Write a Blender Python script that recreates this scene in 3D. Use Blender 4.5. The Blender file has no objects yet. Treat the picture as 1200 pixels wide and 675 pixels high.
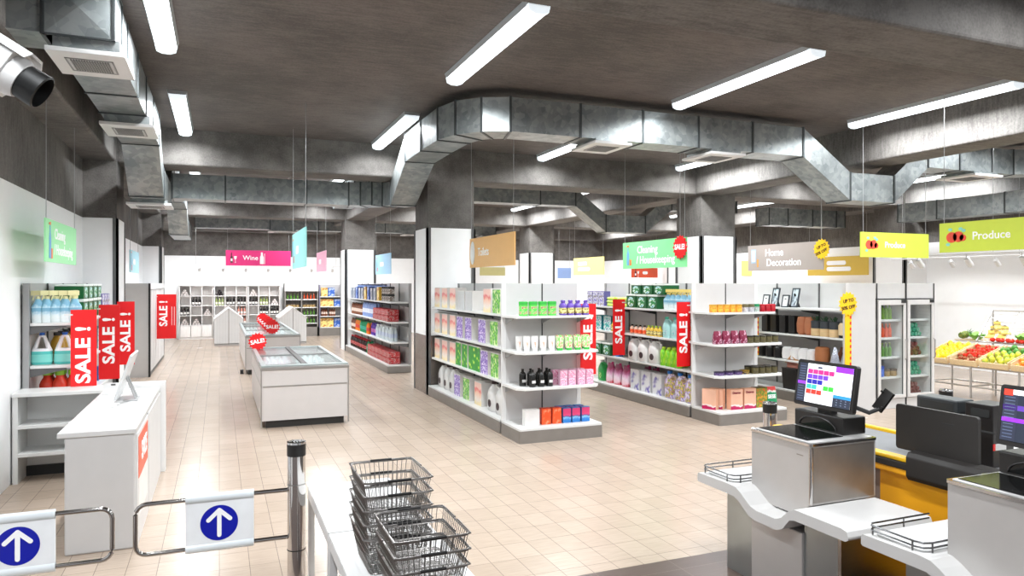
import bpy, math, random
from mathutils import Vector, Matrix
random.seed(7)
S = bpy.context.scene
COL = S.collection
PI = math.pi
# ---------------------------------------------------------------- camera, world, exposure
CAM_H, F_PX, U_VP = 2.0, 840.0, 343.0
cam_data = bpy.data.cameras.new('camera')
cam_data.sensor_width = 36.0
cam_data.lens = 36.0 * F_PX / 1200.0
cam_data.shift_y = -5.5 / 1200.0
cam_data.clip_start = 0.05
cam = bpy.data.objects.new('camera', cam_data)
COL.objects.link(cam)
cam.location = (0, 0, CAM_H)
cam.rotation_euler = (PI / 2, 0, -math.atan(U_VP / F_PX))
S.camera = cam
S.view_settings.view_transform = 'Standard'
S.view_settings.look = 'None'
S.view_settings.gamma = 1.0
S.view_settings.use_curve_mapping = False
S.view_settings.exposure = 0.0
TUBE_W = 126.0          # power of each fluorescent batten
TUBE_E = 2.6          # glow of its diffuser
SPOT_W = 26.0          # power of each track spotlight
wd = bpy.data.worlds.new('world')
S.world = wd
wd.use_nodes = True
wd.node_tree.nodes['Background'].inputs[0].default_value = (0.9, 0.95, 1.0, 1)
wd.node_tree.nodes['Background'].inputs[1].default_value = 0.9   # added ambient fill, entering where walls around the camera are left out
def lin(c):
    if isinstance(c, str):
        c = tuple(int(c[i:i + 2], 16) / 255 for i in (0, 2, 4))
    return tuple(x / 12.92 if x <= 0.04045 else ((x + 0.055) / 1.055) ** 2.4 for x in c) + (1,)
# ---------------------------------------------------------------- materials
MATS = {}
def nt_mat(name):
    m = bpy.data.materials.new(name)
    m.use_nodes = True
    nt = m.node_tree
    return m, nt, nt.nodes['Principled BSDF']
def M(name, color, rough=0.5, metal=0.0, vary=0.05, scale=6.0, coat=0.0, trans=0.0, emit=0.0, ior=1.45, aniso=None):
    if name in MATS:
        return MATS[name]
    m, nt, b = nt_mat(name)
    c = lin(color)
    tc = nt.nodes.new('ShaderNodeTexCoord')
    nz = nt.nodes.new('ShaderNodeTexNoise')
    nz.inputs['Scale'].default_value = scale
    nz.inputs['Detail'].default_value = 4
    src = tc.outputs['Object']
    if aniso:
        mp = nt.nodes.new('ShaderNodeMapping')
        mp.inputs['Scale'].default_value = aniso
        nt.links.new(src, mp.inputs[0]); src = mp.outputs[0]
    nt.links.new(src, nz.inputs['Vector'])
    r = nt.nodes.new('ShaderNodeValToRGB')
    r.color_ramp.elements[0].position = 0.3
    r.color_ramp.elements[1].position = 0.7
    r.color_ramp.elements[0].color = tuple(max(0, x * (1 - vary)) for x in c[:3]) + (1,)
    r.color_ramp.elements[1].color = tuple(min(1, x * (1 + vary)) for x in c[:3]) + (1,)
    nt.links.new(nz.outputs['Fac'], r.inputs[0])
    nt.links.new(r.outputs[0], b.inputs['Base Color'])
    b.inputs['Roughness'].default_value = rough
    b.inputs['Metallic'].default_value = metal
    b.inputs['Coat Weight'].default_value = coat
    b.inputs['Coat Roughness'].default_value = 0.08
    b.inputs['Transmission Weight'].default_value = trans
    b.inputs['IOR'].default_value = ior
    if emit:
        b.inputs['Emission Color'].default_value = c
        b.inputs['Emission Strength'].default_value = emit
    MATS[name] = m
    return m
def ART(name, stops, kind='noise', scale=3.0, rough=0.4, stretch=(1, 1, 1), const=False, dist=0.0):
    """printed packaging: a colour pattern over the pack's own box"""
    if name in MATS:
        return MATS[name]
    m, nt, b = nt_mat(name)
    tc = nt.nodes.new('ShaderNodeTexCoord')
    mp = nt.nodes.new('ShaderNodeMapping')
    mp.inputs['Scale'].default_value = stretch
    nt.links.new(tc.outputs['Generated'], mp.inputs[0])
    if kind == 'noise':
        t = nt.nodes.new('ShaderNodeTexNoise'); t.inputs['Detail'].default_value = 2
        t.inputs['Scale'].default_value = scale; t.inputs['Distortion'].default_value = dist
        out = t.outputs['Fac']
    elif kind == 'voronoi':
        t = nt.nodes.new('ShaderNodeTexVoronoi'); t.inputs['Scale'].default_value = scale
        out = t.outputs['Distance']
    else:
        t = nt.nodes.new('ShaderNodeTexGradient')
        sp = nt.nodes.new('ShaderNodeSeparateXYZ'); nt.links.new(mp.outputs[0], sp.inputs[0])
        nz = nt.nodes.new('ShaderNodeTexNoise'); nz.inputs['Scale'].default_value = scale
        nt.links.new(mp.outputs[0], nz.inputs['Vector'])
        ma = nt.nodes.new('ShaderNodeMath'); ma.operation = 'MULTIPLY_ADD'
        ma.inputs[1].default_value = dist
        nt.links.new(nz.outputs['Fac'], ma.inputs[0]); nt.links.new(sp.outputs[2], ma.inputs[2])
        out = ma.outputs[0]
    if kind != 'grad':
        nt.links.new(mp.outputs[0], t.inputs['Vector'])
    r = nt.nodes.new('ShaderNodeValToRGB')
    if const:
        r.color_ramp.interpolation = 'CONSTANT'
    el = r.color_ramp.elements
    while len(el) < len(stops):
        el.new(0.5)
    for e, (p, c) in zip(el, stops):
        e.position = p
    for e, (p, c) in zip(el, stops):
        e.color = lin(c)
    nt.links.new(out, r.inputs[0])
    nt.links.new(r.outputs[0], b.inputs['Base Color'])
    b.inputs['Roughness'].default_value = rough
    MATS[name] = m
    return m
def concrete(name, c0, c1, scale=1.2):
    if name in MATS:
        return MATS[name]
    m, nt, b = nt_mat(name)
    tc = nt.nodes.new('ShaderNodeTexCoord')
    n1 = nt.nodes.new('ShaderNodeTexNoise'); n1.inputs['Scale'].default_value = scale; n1.inputs['Detail'].default_value = 8
    n1.inputs['Roughness'].default_value = 0.62
    mp = nt.nodes.new('ShaderNodeMapping'); mp.inputs['Scale'].default_value = (1.0, 6.0, 1.0)
    n2 = nt.nodes.new('ShaderNodeTexNoise'); n2.inputs['Scale'].default_value = 5; n2.inputs['Detail'].default_value = 8
    n3 = nt.nodes.new('ShaderNodeTexNoise'); n3.inputs['Scale'].default_value = 45; n3.inputs['Detail'].default_value = 3
    nt.links.new(tc.outputs['Object'], n1.inputs['Vector'])
    nt.links.new(tc.outputs['Object'], mp.inputs[0]); nt.links.new(mp.outputs[0], n2.inputs['Vector'])
    nt.links.new(tc.outputs['Object'], n3.inputs['Vector'])
    a = nt.nodes.new('ShaderNodeMath'); a.operation = 'MULTIPLY_ADD'; a.inputs[1].default_value = 0.6
    nt.links.new(n2.outputs['Fac'], a.inputs[0]); nt.links.new(n1.outputs['Fac'], a.inputs[2])
    a2 = nt.nodes.new('ShaderNodeMath'); a2.operation = 'MULTIPLY_ADD'; a2.inputs[1].default_value = 0.5
    nt.links.new(n3.outputs['Fac'], a2.inputs[0]); nt.links.new(a.outputs[0], a2.inputs[2])
    r = nt.nodes.new('ShaderNodeValToRGB')
    r.color_ramp.elements[0].position = 0.7; r.color_ramp.elements[1].position = 1.25 if False else 1.0
    a3 = nt.nodes.new('ShaderNodeMath'); a3.operation = 'MULTIPLY'; a3.inputs[1].default_value = 0.8
    nt.links.new(a2.outputs[0], a3.inputs[0])
    r.color_ramp.elements[0].color = lin(c0); r.color_ramp.elements[1].color = lin(c1)
    nt.links.new(a3.outputs[0], r.inputs[0])
    nt.links.new(r.outputs[0], b.inputs['Base Color'])
    b.inputs['Roughness'].default_value = 0.8
    bp = nt.nodes.new('ShaderNodeBump'); bp.inputs['Strength'].default_value = 0.12; bp.inputs['Distance'].default_value = 0.02
    nt.links.new(n2.outputs['Fac'], bp.inputs['Height']); nt.links.new(bp.outputs[0], b.inputs['Normal'])
    MATS[name] = m
    return m
def tiles(name, c0, c1, grout, w, h, off, rough, gw=0.004):
    m, nt, b = nt_mat(name)
    tc = nt.nodes.new('ShaderNodeTexCoord')
    mp = nt.nodes.new('ShaderNodeMapping')
    mp.inputs['Rotation'].default_value = (0, 0, PI / 2)
    nt.links.new(tc.outputs['Object'], mp.inputs[0])
    br = nt.nodes.new('ShaderNodeTexBrick')
    br.offset = off
    br.inputs['Scale'].default_value = 1.0
    br.inputs['Brick Width'].default_value = h
    br.inputs['Row Height'].default_value = w
    br.inputs['Mortar Size'].default_value = gw
    br.inputs['Mortar Smooth'].default_value = 0.2
    br.inputs['Color1'].default_value = lin(c0); br.inputs['Color2'].default_value = lin(c1)
    br.inputs['Mortar'].default_value = lin(grout)
    nt.links.new(mp.outputs[0], br.inputs['Vector'])
    mp2 = nt.nodes.new('ShaderNodeMapping'); mp2.inputs['Scale'].default_value = (3, 30, 1)
    nt.links.new(tc.outputs['Object'], mp2.inputs[0])
    nz = nt.nodes.new('ShaderNodeTexNoise'); nz.inputs['Scale'].default_value = 2.0; nz.inputs['Detail'].default_value = 4
    nt.links.new(mp2.outputs[0], nz.inputs['Vector'])
    mx = nt.nodes.new('ShaderNodeMix'); mx.data_type = 'RGBA'; mx.blend_type = 'MULTIPLY'
    r = nt.nodes.new('ShaderNodeValToRGB')
    r.color_ramp.elements[0].color = (0.88, 0.88, 0.88, 1); r.color_ramp.elements[1].color = (1, 1, 1, 1)
    r.color_ramp.elements[0].position = 0.35; r.color_ramp.elements[1].position = 0.65
    nt.links.new(nz.outputs['Fac'], r.inputs[0])
    mx.inputs[0].default_value = 1.0
    nt.links.new(br.outputs['Color'], mx.inputs[6]); nt.links.new(r.outputs[0], mx.inputs[7])
    nt.links.new(mx.outputs[2], b.inputs['Base Color'])
    n4 = nt.nodes.new('ShaderNodeTexNoise'); n4.inputs['Scale'].default_value = 1.3
    nt.links.new(tc.outputs['Object'], n4.inputs['Vector'])
    mr = nt.nodes.new('ShaderNodeMapRange')
    mr.inputs[3].default_value = rough * 0.8; mr.inputs[4].default_value = rough * 1.25
    nt.links.new(n4.outputs['Fac'], mr.inputs[0]); nt.links.new(mr.outputs[0], b.inputs['Roughness'])
    bp = nt.nodes.new('ShaderNodeBump'); bp.inputs['Strength'].default_value = 0.25; bp.inputs['Distance'].default_value = 0.003; bp.invert = True
    nt.links.new(br.outputs['Fac'], bp.inputs['Height']); nt.links.new(bp.outputs[0], b.inputs['Normal'])
    b.inputs['Specular IOR Level'].default_value = 0.32
    MATS[name] = m
    return m
def galv(name, c0, c1, metal=0.7, rough=0.38):
    m, nt, b = nt_mat(name)
    tc = nt.nodes.new('ShaderNodeTexCoord')
    v = nt.nodes.new('ShaderNodeTexVoronoi'); v.inputs['Scale'].default_value = 14
    n = nt.nodes.new('ShaderNodeTexNoise'); n.inputs['Scale'].default_value = 3.5; n.inputs['Detail'].default_value = 5
    nt.links.new(tc.outputs['Object'], v.inputs['Vector']); nt.links.new(tc.outputs['Object'], n.inputs['Vector'])
    a = nt.nodes.new('ShaderNodeMath'); a.operation = 'MULTIPLY_ADD'; a.inputs[1].default_value = 0.35
    sp = nt.nodes.new('ShaderNodeSeparateColor'); nt.links.new(v.outputs['Color'], sp.inputs[0])
    nt.links.new(sp.outputs[0], a.inputs[0]); nt.links.new(n.outputs['Fac'], a.inputs[2])
    r = nt.nodes.new('ShaderNodeValToRGB')
    r.color_ramp.elements[0].position = 0.4; r.color_ramp.elements[1].position = 0.95
    r.color_ramp.elements[0].color = lin(c0); r.color_ramp.elements[1].color = lin(c1)
    nt.links.new(a.outputs[0], r.inputs[0]); nt.links.new(r.outputs[0], b.inputs['Base Color'])
    b.inputs['Metallic'].default_value = metal; b.inputs['Roughness'].default_value = rough
    MATS[name] = m
    return m
WHITE = M('white_paint', 'dcdbda', 0.45, vary=0.015)
WALLW = M('wall_white', 'fafafa', 0.55, vary=0.015)
SHELFW = M('shelf_white', 'dadad8', 0.35, vary=0.02)
PANELW = M('panel_white', 'cac8c7', 0.45, vary=0.02)
PLINTH = M('plinth_grey', '8f8b87', 0.35, metal=0.55, vary=0.05)
POSTG = M('post_grey', '9b9b9b', 0.4, metal=0.3, vary=0.03)
DKGREY = M('dark_grey', '5a5a5a', 0.5, vary=0.05)
GAP = M('gap_dark', '2a2a2a', 0.6)
BLACK = M('black_plastic', '1c1a19', 0.38, vary=0.12)
BLACKG = M('black_gloss', '0c0c0c', 0.12)
CHROME = M('chrome', 'c9c6c4', 0.09, metal=1.0, vary=0.02)
STEEL = M('brushed_steel', 'b9b4ae', 0.22, metal=1.0, vary=0.06, aniso=(1, 1, 30))
STEELD = M('steel_panel', '9a948e', 0.34, metal=0.75, vary=0.08)
SATIN = M('satin_silver', 'bdb9b6', 0.4, metal=0.35, vary=0.03)
RED = M('sign_red', 'e4181c', 0.4, vary=0.03)
TXTW = M('lettering_white', 'ffffff', 0.4, vary=0.0)
WIRE = M('basket_wire', '8f8b88', 0.28, metal=0.9, vary=0.05)
CONC = concrete('concrete', '534f4c', '75716d')
CEILM = concrete('ceiling_concrete', '4f4a47', '6d6561', 0.8)
GALV = galv('galvanised_duct', '7e8586', 'a9adac', 0.6, 0.36)
FLANGE = M('duct_flange', '55595a', 0.4, metal=0.7)
ORANGE = M('conveyor_yellow', 'fcb022', 0.4, vary=0.04)
WOODL = M('crate_wood', 'd9bf94', 0.55, vary=0.12, scale=5, aniso=(1, 12, 12))
def thin_glass(name, tint, fac, rough=0.03):
    m = bpy.data.materials.new(name); m.use_nodes = True
    nt = m.node_tree; nt.nodes.clear()
    out = nt.nodes.new('ShaderNodeOutputMaterial'); mx = nt.nodes.new('ShaderNodeMixShader')
    tr = nt.nodes.new('ShaderNodeBsdfTransparent'); gl = nt.nodes.new('ShaderNodeBsdfGlossy')
    fr_ = nt.nodes.new('ShaderNodeLayerWeight'); fr_.inputs['Blend'].default_value = 0.15
    ma = nt.nodes.new('ShaderNodeMath'); ma.operation = 'MULTIPLY_ADD'; ma.inputs[1].default_value = 0.5; ma.inputs[2].default_value = fac
    nt.links.new(fr_.outputs['Facing'], ma.inputs[0]); nt.links.new(ma.outputs[0], mx.inputs[0])
    tr.inputs[0].default_value = lin(tint); gl.inputs['Roughness'].default_value = rough
    nt.links.new(tr.outputs[0], mx.inputs[1]); nt.links.new(gl.outputs[0], mx.inputs[2]); nt.links.new(mx.outputs[0], out.inputs[0])
    MATS[name] = m
    return m
# ---------------------------------------------------------------- mesh builder
class MB:
    def __init__(s):
        s.v = []; s.f = []; s.m = []; s.sm = []
    def add(s, vs, fs, m=0, smooth=False):
        o = len(s.v)
        s.v += [tuple(p) for p in vs]
        for f in fs:
            s.f.append([i + o for i in f]); s.m.append(m); s.sm.append(smooth)
        return s
    def box(s, x0, y0, z0, x1, y1, z1, m=0):
        if x0 > x1: x0, x1 = x1, x0
        if y0 > y1: y0, y1 = y1, y0
        if z0 > z1: z0, z1 = z1, z0
        return s.add([(x0, y0, z0), (x1, y0, z0), (x1, y1, z0), (x0, y1, z0), (x0, y0, z1), (x1, y0, z1), (x1, y1, z1), (x0, y1, z1)],
                     [(0, 3, 2, 1), (4, 5, 6, 7), (0, 1, 5, 4), (1, 2, 6, 5), (2, 3, 7, 6), (3, 0, 4, 7)], m)
    def prism(s, poly, a0, a1, axis='z', m=0, smooth=False):
        def P(p, a):
            return {'z': (p[0], p[1], a), 'y': (p[0], a, p[1]), 'x': (a, p[0], p[1])}[axis]
        n = len(poly)
        ar = sum(poly[i][0] * poly[(i + 1) % n][1] - poly[(i + 1) % n][0] * poly[i][1] for i in range(n))
        if (ar < 0) != (axis == 'y'):
            poly = poly[::-1]
        s.add([P(p, a0) for p in poly] + [P(p, a1) for p in poly], [(i, (i + 1) % n, n + (i + 1) % n, n + i) for i in range(n)], m, smooth)
        s.add([P(p, a0) for p in poly], [tuple(range(n))[::-1]], m)
        s.add([P(p, a1) for p in poly], [tuple(range(n))], m)
        return s
    def lathe(s, prof, n=14, c=(0, 0, 0), m=0, sx=1.0, sy=1.0, mids=None, smooth=True, axis='z'):
        def P(r, z, a):
            x, y = r * math.cos(a) * sx, r * math.sin(a) * sy
            if axis == 'z': return (c[0] + x, c[1] + y, c[2] + z)
            if axis == 'y': return (c[0] + x, c[1] - z, c[2] + y)
            return (c[0] + z, c[1] + x, c[2] + y)
        k = len(prof)
        vs = []
        for r, z in prof:
            vs += [P(r, z, 2 * PI * i / n) for i in range(n)]
        for j in range(k - 1):
            o = j * n
            s.add(vs[o:o + 2 * n], [(i, (i + 1) % n, n + (i + 1) % n, n + i) for i in range(n)], mids[j] if mids else m, smooth)
        if prof[0][0] > 1e-5: s.add(vs[:n], [tuple(range(n))[::-1]], mids[0] if mids else m)
        if prof[-1][0] > 1e-5: s.add(vs[-n:], [tuple(range(n))], mids[-1] if mids else m)
        return s
    def tube(s, pts, r, n=8, closed=False, m=0):
        pts = [Vector(p) for p in pts]; k = len(pts); vs = []
        up = Vector((0, 0, 1))
        for i, p in enumerate(pts):
            if closed: t = (pts[(i + 1) % k] - pts[i - 1])
            else: t = pts[min(i + 1, k - 1)] - pts[max(i - 1, 0)]
            t.normalize()
            a = up if abs(t.dot(up)) < 0.95 else Vector((1, 0, 0))
            u = t.cross(a).normalized(); w = t.cross(u).normalized()
            vs += [p + r * (math.cos(2 * PI * j / n) * u + math.sin(2 * PI * j / n) * w) for j in range(n)]
        fs = []
        for i in range(k if closed else k - 1):
            a, b = i * n, ((i + 1) % k) * n
            fs += [(a + j, a + (j + 1) % n, b + (j + 1) % n, b + j) for j in range(n)]
        s.add(vs, fs, m, n > 4)
        if not closed:
            s.add(vs[:n], [tuple(range(n))[::-1]], m); s.add(vs[-n:], [tuple(range(n))], m)
        return s
    def loft(s, secs, m=0, smooth=True, mids=None):
        n = len(secs[0])
        for j in range(len(secs) - 1):
            s.add(list(secs[j]) + list(secs[j + 1]), [(i, (i + 1) % n, n + (i + 1) % n, n + i) for i in range(n)], mids[j] if mids else m, smooth)
        s.add(secs[0], [tuple(range(n))[::-1]], mids[0] if mids else m); s.add(secs[-1], [tuple(range(n))], mids[-1] if mids else m)
        return s
    def xf(s, mat, start=0):
        s.v[start:] = [tuple(mat @ Vector(p)) for p in s.v[start:]]
        return s
    def build(s, name, mats, parent=None, loc=None, bev=0.0, seg=2):
        me = bpy.data.meshes.new(name)
        me.from_pydata(s.v, [], s.f)
        for mm in (mats if isinstance(mats, (list, tuple)) else [mats]):
            me.materials.append(mm)
        me.polygons.foreach_set('material_index', s.m)
        me.polygons.foreach_set('use_smooth', s.sm)
        if any(s.sm):
            import bmesh
            bm = bmesh.new(); bm.from_mesh(me)
            bmesh.ops.remove_doubles(bm, verts=bm.verts, dist=1e-6)
            bmesh.ops.recalc_face_normals(bm, faces=bm.faces)
            bm.to_mesh(me); bm.free()
            me.set_sharp_from_angle(angle=math.radians(38))
        o = bpy.data.objects.new(name, me)
        COL.objects.link(o)
        if parent is not None: o.parent = parent
        if loc is not None: o.location = loc
        if bev:
            bmod = o.modifiers.new('bevel', 'BEVEL'); bmod.width = bev; bmod.segments = seg; bmod.limit_method = 'ANGLE'
        return o
def rrect(x0, y0, x1, y1, r, n=4):
    p = []
    for cx, cy, a in ((x1 - r, y1 - r, 0), (x0 + r, y1 - r, 90), (x0 + r, y0 + r, 180), (x1 - r, y0 + r, 270)):
        p += [(cx + r * math.cos(math.radians(a + 90 * i / n)), cy + r * math.sin(math.radians(a + 90 * i / n))) for i in range(n + 1)]
    return p
def ring(cx, cy, z, rx, ry, n=12, pw=1.0):
    out = []
    for i in range(n):
        a = 2 * PI * i / n
        c, q = math.cos(a), math.sin(a)
        out.append((cx + rx * math.copysign(abs(c) ** pw, c), cy + ry * math.copysign(abs(q) ** pw, q), z))
    return out
def empty(name, loc=(0, 0, 0), rz=0.0):
    o = bpy.data.objects.new(name, None); COL.objects.link(o)
    o.empty_display_size = 0.1
    o.location = loc; o.rotation_euler = (0, 0, rz)
    return o
def tag(o, label, cat, group=None):
    if len(label.split()) > 16: print('LONG', len(label.split()), label)
    o['label'] = label; o['category'] = cat
    if group: o['group'] = group
    return o
def thing(name, label, cat, loc=(0, 0, 0), rz=0.0, group=None):
    return tag(empty(name, loc, rz), label, cat, group)
def struct(o):
    o['kind'] = 'structure'
    return o
KIDS = {}
def kids(o):
    return [c for c in COL.objects if c.parent == o]
def dup(root, loc, rz, label=None, tree=None):
    r = root.copy(); COL.objects.link(r); r.location = loc; r.rotation_euler = (0, 0, rz)
    if label: r['label'] = label
    for c0, subs in (tree if tree is not None else [(c, kids(c)) for c in kids(root)]):
        c = c0.copy(); COL.objects.link(c); c.parent = r
        for d0 in subs:
            d = d0.copy(); COL.objects.link(d); d.parent = c
    return r
TXT = {}
def text(s, size, parent, loc, mat, name='lettering', rot=(PI / 2, 0, 0), bold=0.012, align='LEFT', ext=0.002, sx=1.0):
    key = (s, size, bold, align, ext, mat.name)
    if key not in TXT:
        cu = bpy.data.curves.new('lettering', 'FONT')
        cu.body = s; cu.size = size; cu.align_x = align; cu.align_y = 'CENTER'
        cu.extrude = ext; cu.offset = bold * size; cu.resolution_u = 3
        o = bpy.data.objects.new('lettering', cu); COL.objects.link(o)
        dg = bpy.context.evaluated_depsgraph_get()
        me = bpy.data.meshes.new_from_object(o.evaluated_get(dg))
        bpy.data.objects.remove(o)
        me.materials.clear(); me.materials.append(mat)
        TXT[key] = me
    o = bpy.data.objects.new(name, TXT[key]); COL.objects.link(o)
    o.parent = parent; o.location = loc; o.rotation_euler = rot; o.scale = (sx, 1, 1)
    return o
ORD = 'first second third fourth fifth sixth seventh eighth ninth tenth eleventh twelfth thirteenth fourteenth fifteenth sixteenth seventeenth eighteenth nineteenth twentieth'.split()
# ================================================================ ROOM SHELL
CEIL = 4.46; WT = 3.0; BB = 3.88
XL, XR, YB = -1.92, 16.15, 28.5
FLOORM = tiles('floor_tiles', 'b8a695', 'b09e8d', '84766a', 0.2, 0.3, 0.0, 0.24, 0.0026)
MATM = tiles('entrance_tiles', '58463d', '503f37', '6c5a50', 0.6, 0.6, 0.0, 0.3, 0.003)
struct(MB().box(-2.6, 4.37, -0.1, 17, 30, 0).build('floor', FLOORM))
struct(MB().box(-8, -8, -0.1, 24, 4.37, 0).build('floor_entrance', MATM))
struct(MB().box(-2.6, -3, CEIL, 17, 30, CEIL + 0.2).build('ceiling', CEILM))
struct(MB().box(XL - 0.3, 6.2, 0, XL, YB, WT, 0).box(XL - 0.3, 6.2, WT, XL, YB, CEIL, 1).build('wall_left', [WALLW, CONC]))
struct(MB().box(XL - 0.3, YB, 0, 17, YB + 0.3, WT, 0).box(XL - 0.3, YB, WT, 17, YB + 0.3, CEIL, 1).build('wall_back', [WALLW, CONC]))
struct(MB().box(XR, 6.2, 0, XR + 0.3, YB, WT, 0).box(XR, 6.2, WT, XR + 0.3, YB, CEIL, 1).build('wall_right', [WALLW, CONC]))
def column(x0, y0, w=0.9, d=0.9, wains=0.0):
    x1, y1 = x0 + w, y0 + d
    mb = MB()
    mb.box(x0 + .012, y0 + .012, WT, x1 - .012, y1 - .012, CEIL, 1)
    mb.box(x0, y0, 0, x1, y1, WT, 0)
    g = 0.012; e = 0.065
    for cx, sx in ((x0, 1), (x1, -1)):
        for cy, sy in ((y0, 1), (y1, -1)):
            mb.box(cx - g * sx, cy - g * sy, 0, cx + e * sx, cy + .02 * sy, WT - 0.0, 2)
            mb.box(cx - g * sx, cy - g * sy, 0, cx + .02 * sx, cy + e * sy, WT - 0.0, 2)
    if wains:
        mb.box(x0 - .008, y0 - .008, 0, x1 + .008, y1 + .008, wains, 3)
    return struct(mb.build('column', [WALLW, CONC, M('corner_guard', '6b6b6b', 0.35, metal=0.5), M('kick_metal', '8f8680', 0.25, metal=0.8)]))
for yr in (3.45, 12.5, 21.55):
    for xc, w in ((-2.4, .95), (3.46, .9), (9.42, .9), (15.4, .9)):
        if yr < 5 and xc in (3.46, 9.42): continue
        column(xc, yr, w, .9, 1.06 if (xc == 3.46 and yr == 12.5) else 0)
BEVC = 0.035
def beam(x0, y0, x1, y1, n='beam'):
    struct(MB().box(x0, y0, BB, x1, y1, CEIL + .05).build(n, CONC, bev=BEVC, seg=3))
for y0, y1 in ((3.78, 4.43), (12.58, 13.28), (21.65, 22.35)):
    beam(XL, y0, XR, y1)
beam(XL, 28.0, XR, 28.6)
for x0, x1, ya in ((-2.3, -1.47, -3), (9.34, 9.98, -3), (15.42, 16.3, -3)):
    for a, b in ((ya, 3.8), (4.4, 12.6), (13.26, 21.7), (22.3, 28.1)): beam(x0, a, x1, b)
for a, b in ((13.26, 21.7), (22.3, 28.1)): beam(3.5, a, 4.14, b)
# ================================================================ AIR DUCTS
def duct(path, w, h, label, creased=False):
    """path of (x, y, zc); every stretch between two points is a section, a flange on each joint"""
    root = thing('air_duct', label, 'air duct', (path[0][0], path[0][1], path[0][2]), 0, 'ceiling air ducts')
    o = Vector(path[0]); n = len(path); secs = []
    for i, p in enumerate(path):
        a = Vector(path[max(i - 1, 0)]).xy; b = Vector(p).xy; c = Vector(path[min(i + 1, n - 1)]).xy
        d1 = (b - a) if i else (c - b); d2 = (c - b) if i < n - 1 else (b - a)
        d1 = d1.normalized(); d2 = d2.normalized()
        t = (d1 + d2).normalized(); k = 1 / max(0.6, t.dot(d2))
        nrm = Vector((-t.y, t.x)) * (w / 2 * k)
        secs.append((b, nrm, p[2], Vector((t.x, t.y))))
    def loop(s, g=0.0, sh=0.0):
        b, nr, z, t = s
        q = nr * (1 + g / (w / 2)); bb = b + t * sh
        return [(bb.x - q.x - o.x, bb.y - q.y - o.y, z - h / 2 - g - o.z), (bb.x + q.x - o.x, bb.y + q.y - o.y, z - h / 2 - g - o.z),
                (bb.x + q.x - o.x, bb.y + q.y - o.y, z + h / 2 + g - o.z), (bb.x - q.x - o.x, bb.y - q.y - o.y, z + h / 2 + g - o.z)]
    for i in range(n - 1):
        MB().loft([loop(secs[i]), loop(secs[i + 1])], 0, False).build('duct_section', GALV, root)
    for i in range(n):
        A_, B_, C_, D_ = loop(secs[i], .012, -.014), loop(secs[i], .012, .014), loop(secs[i], 0, .014), loop(secs[i], 0, -.014)
        fm = MB()
        for p, q in ((A_, B_), (B_, C_), (C_, D_), (D_, A_)): fm.add(p + q, [(k, (k + 1) % 4, 4 + (k + 1) % 4, 4 + k) for k in range(4)])
        fm.build('flange', FLANGE, root)
    if creased:
        c = [Vector(p) for p in loop(secs[0], 0, -.002)]; m_ = sum(c, Vector()) / 4 - Vector((secs[0][3].x, secs[0][3].y, 0)) * .03
        MB().add(c + [m_], [(0, 4, 1), (1, 4, 2), (2, 4, 3), (3, 4, 0)]).build('creased_end', GALV, root)
    return root
HI, LO = 4.115, 3.5
W_ = 0.46
duct([(-2.2, 6.59, HI), (-1.24, 6.59, HI), (-0.765, 6.59, HI)], W_, .43, 'short galvanised duct elbow coming out of the left wall')
duct([(-1.0, 6.36, HI), (-1.0, 7.3, HI), (-1.0, 8.2, HI), (-1.0, 9.1, HI), (-1.0, 10.05, HI), (-1.0, 11.0, HI), (-1.0, 11.9, LO), (-1.0, 13.6, LO), (-1.0, 14.5, HI), (-1.0, 16.5, HI), (-1.0, 18.5, HI), (-1.0, 20.2, HI), (-1.0, 20.9, LO), (-1.0, 23.4, LO)],
     W_, .43, 'long galvanised duct along the left wall, dipping under the beams', True)
duct([(-0.76, 14.0, 3.7), (0.1, 14.0, 3.7), (1.5, 14.0, 3.7), (2.3, 14.0, 3.7), (2.6, 13.93, 3.7), (2.85, 13.7, 3.7), (3.05, 13.4, 3.66), (3.1, 12.85, 3.63), (2.92, 10.98, HI), (2.9, 10.0, HI), (2.91, 9.2, HI), (3.0, 8.85, HI), (3.18, 8.64, HI), (3.42, 8.53, HI),
      (4.35, 8.52, HI), (5.3, 8.52, HI), (6.2, 8.52, HI), (7.15, 8.52, HI), (8.1, 8.52, HI), (9.04, 8.52, LO), (9.98, 8.52, LO), (10.75, 8.52, HI), (11.5, 8.52, HI), (12.3, 8.52, HI), (12.9, 8.5, HI), (13.2, 8.3, HI), (13.3, 7.8, 3.9), (13.3, 6.8, 3.6)],
     W_, .43, 'main galvanised duct curving across the middle of the ceiling')
duct([(2.91, 18.6, HI), (2.91, 16.6, HI), (3.0, 16.2, HI), (3.18, 16.0, HI), (3.42, 15.93, HI), (5.3, 15.93, HI), (7.15, 15.93, HI), (8.1, 15.93, HI), (8.95, 15.93, LO), (10.1, 15.93, LO), (10.9, 15.93, HI), (13.0, 15.93, HI)],
     W_, .43, 'galvanised duct curving across the rear bay, behind the main one')
duct([(-0.7, 24.3, 3.92), (1.5, 24.3, 3.92), (3.0, 24.3, 3.92), (5.2, 24.3, 3.92), (7.5, 24.3, 3.92), (9.2, 24.3, 3.92)], W_, .4, 'darker galvanised duct running along the wine wall')
duct([(12.6, 14.25, 3.66), (13.2, 14.25, 3.66), (14.0, 14.25, 3.66), (14.8, 14.25, 3.66), (15.1, 14.25, 3.66)], W_, .42, 'galvanised duct left of the far right pillar')
duct([(15.15, 12.3, 3.66), (15.15, 11.3, 3.66), (15.15, 9.8, 3.66), (15.15, 8.0, 3.66), (15.15, 6.0, 3.66), (15.15, 4.6, 3.66)], W_, .42, 'galvanised duct along the right wall above the produce')
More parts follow.
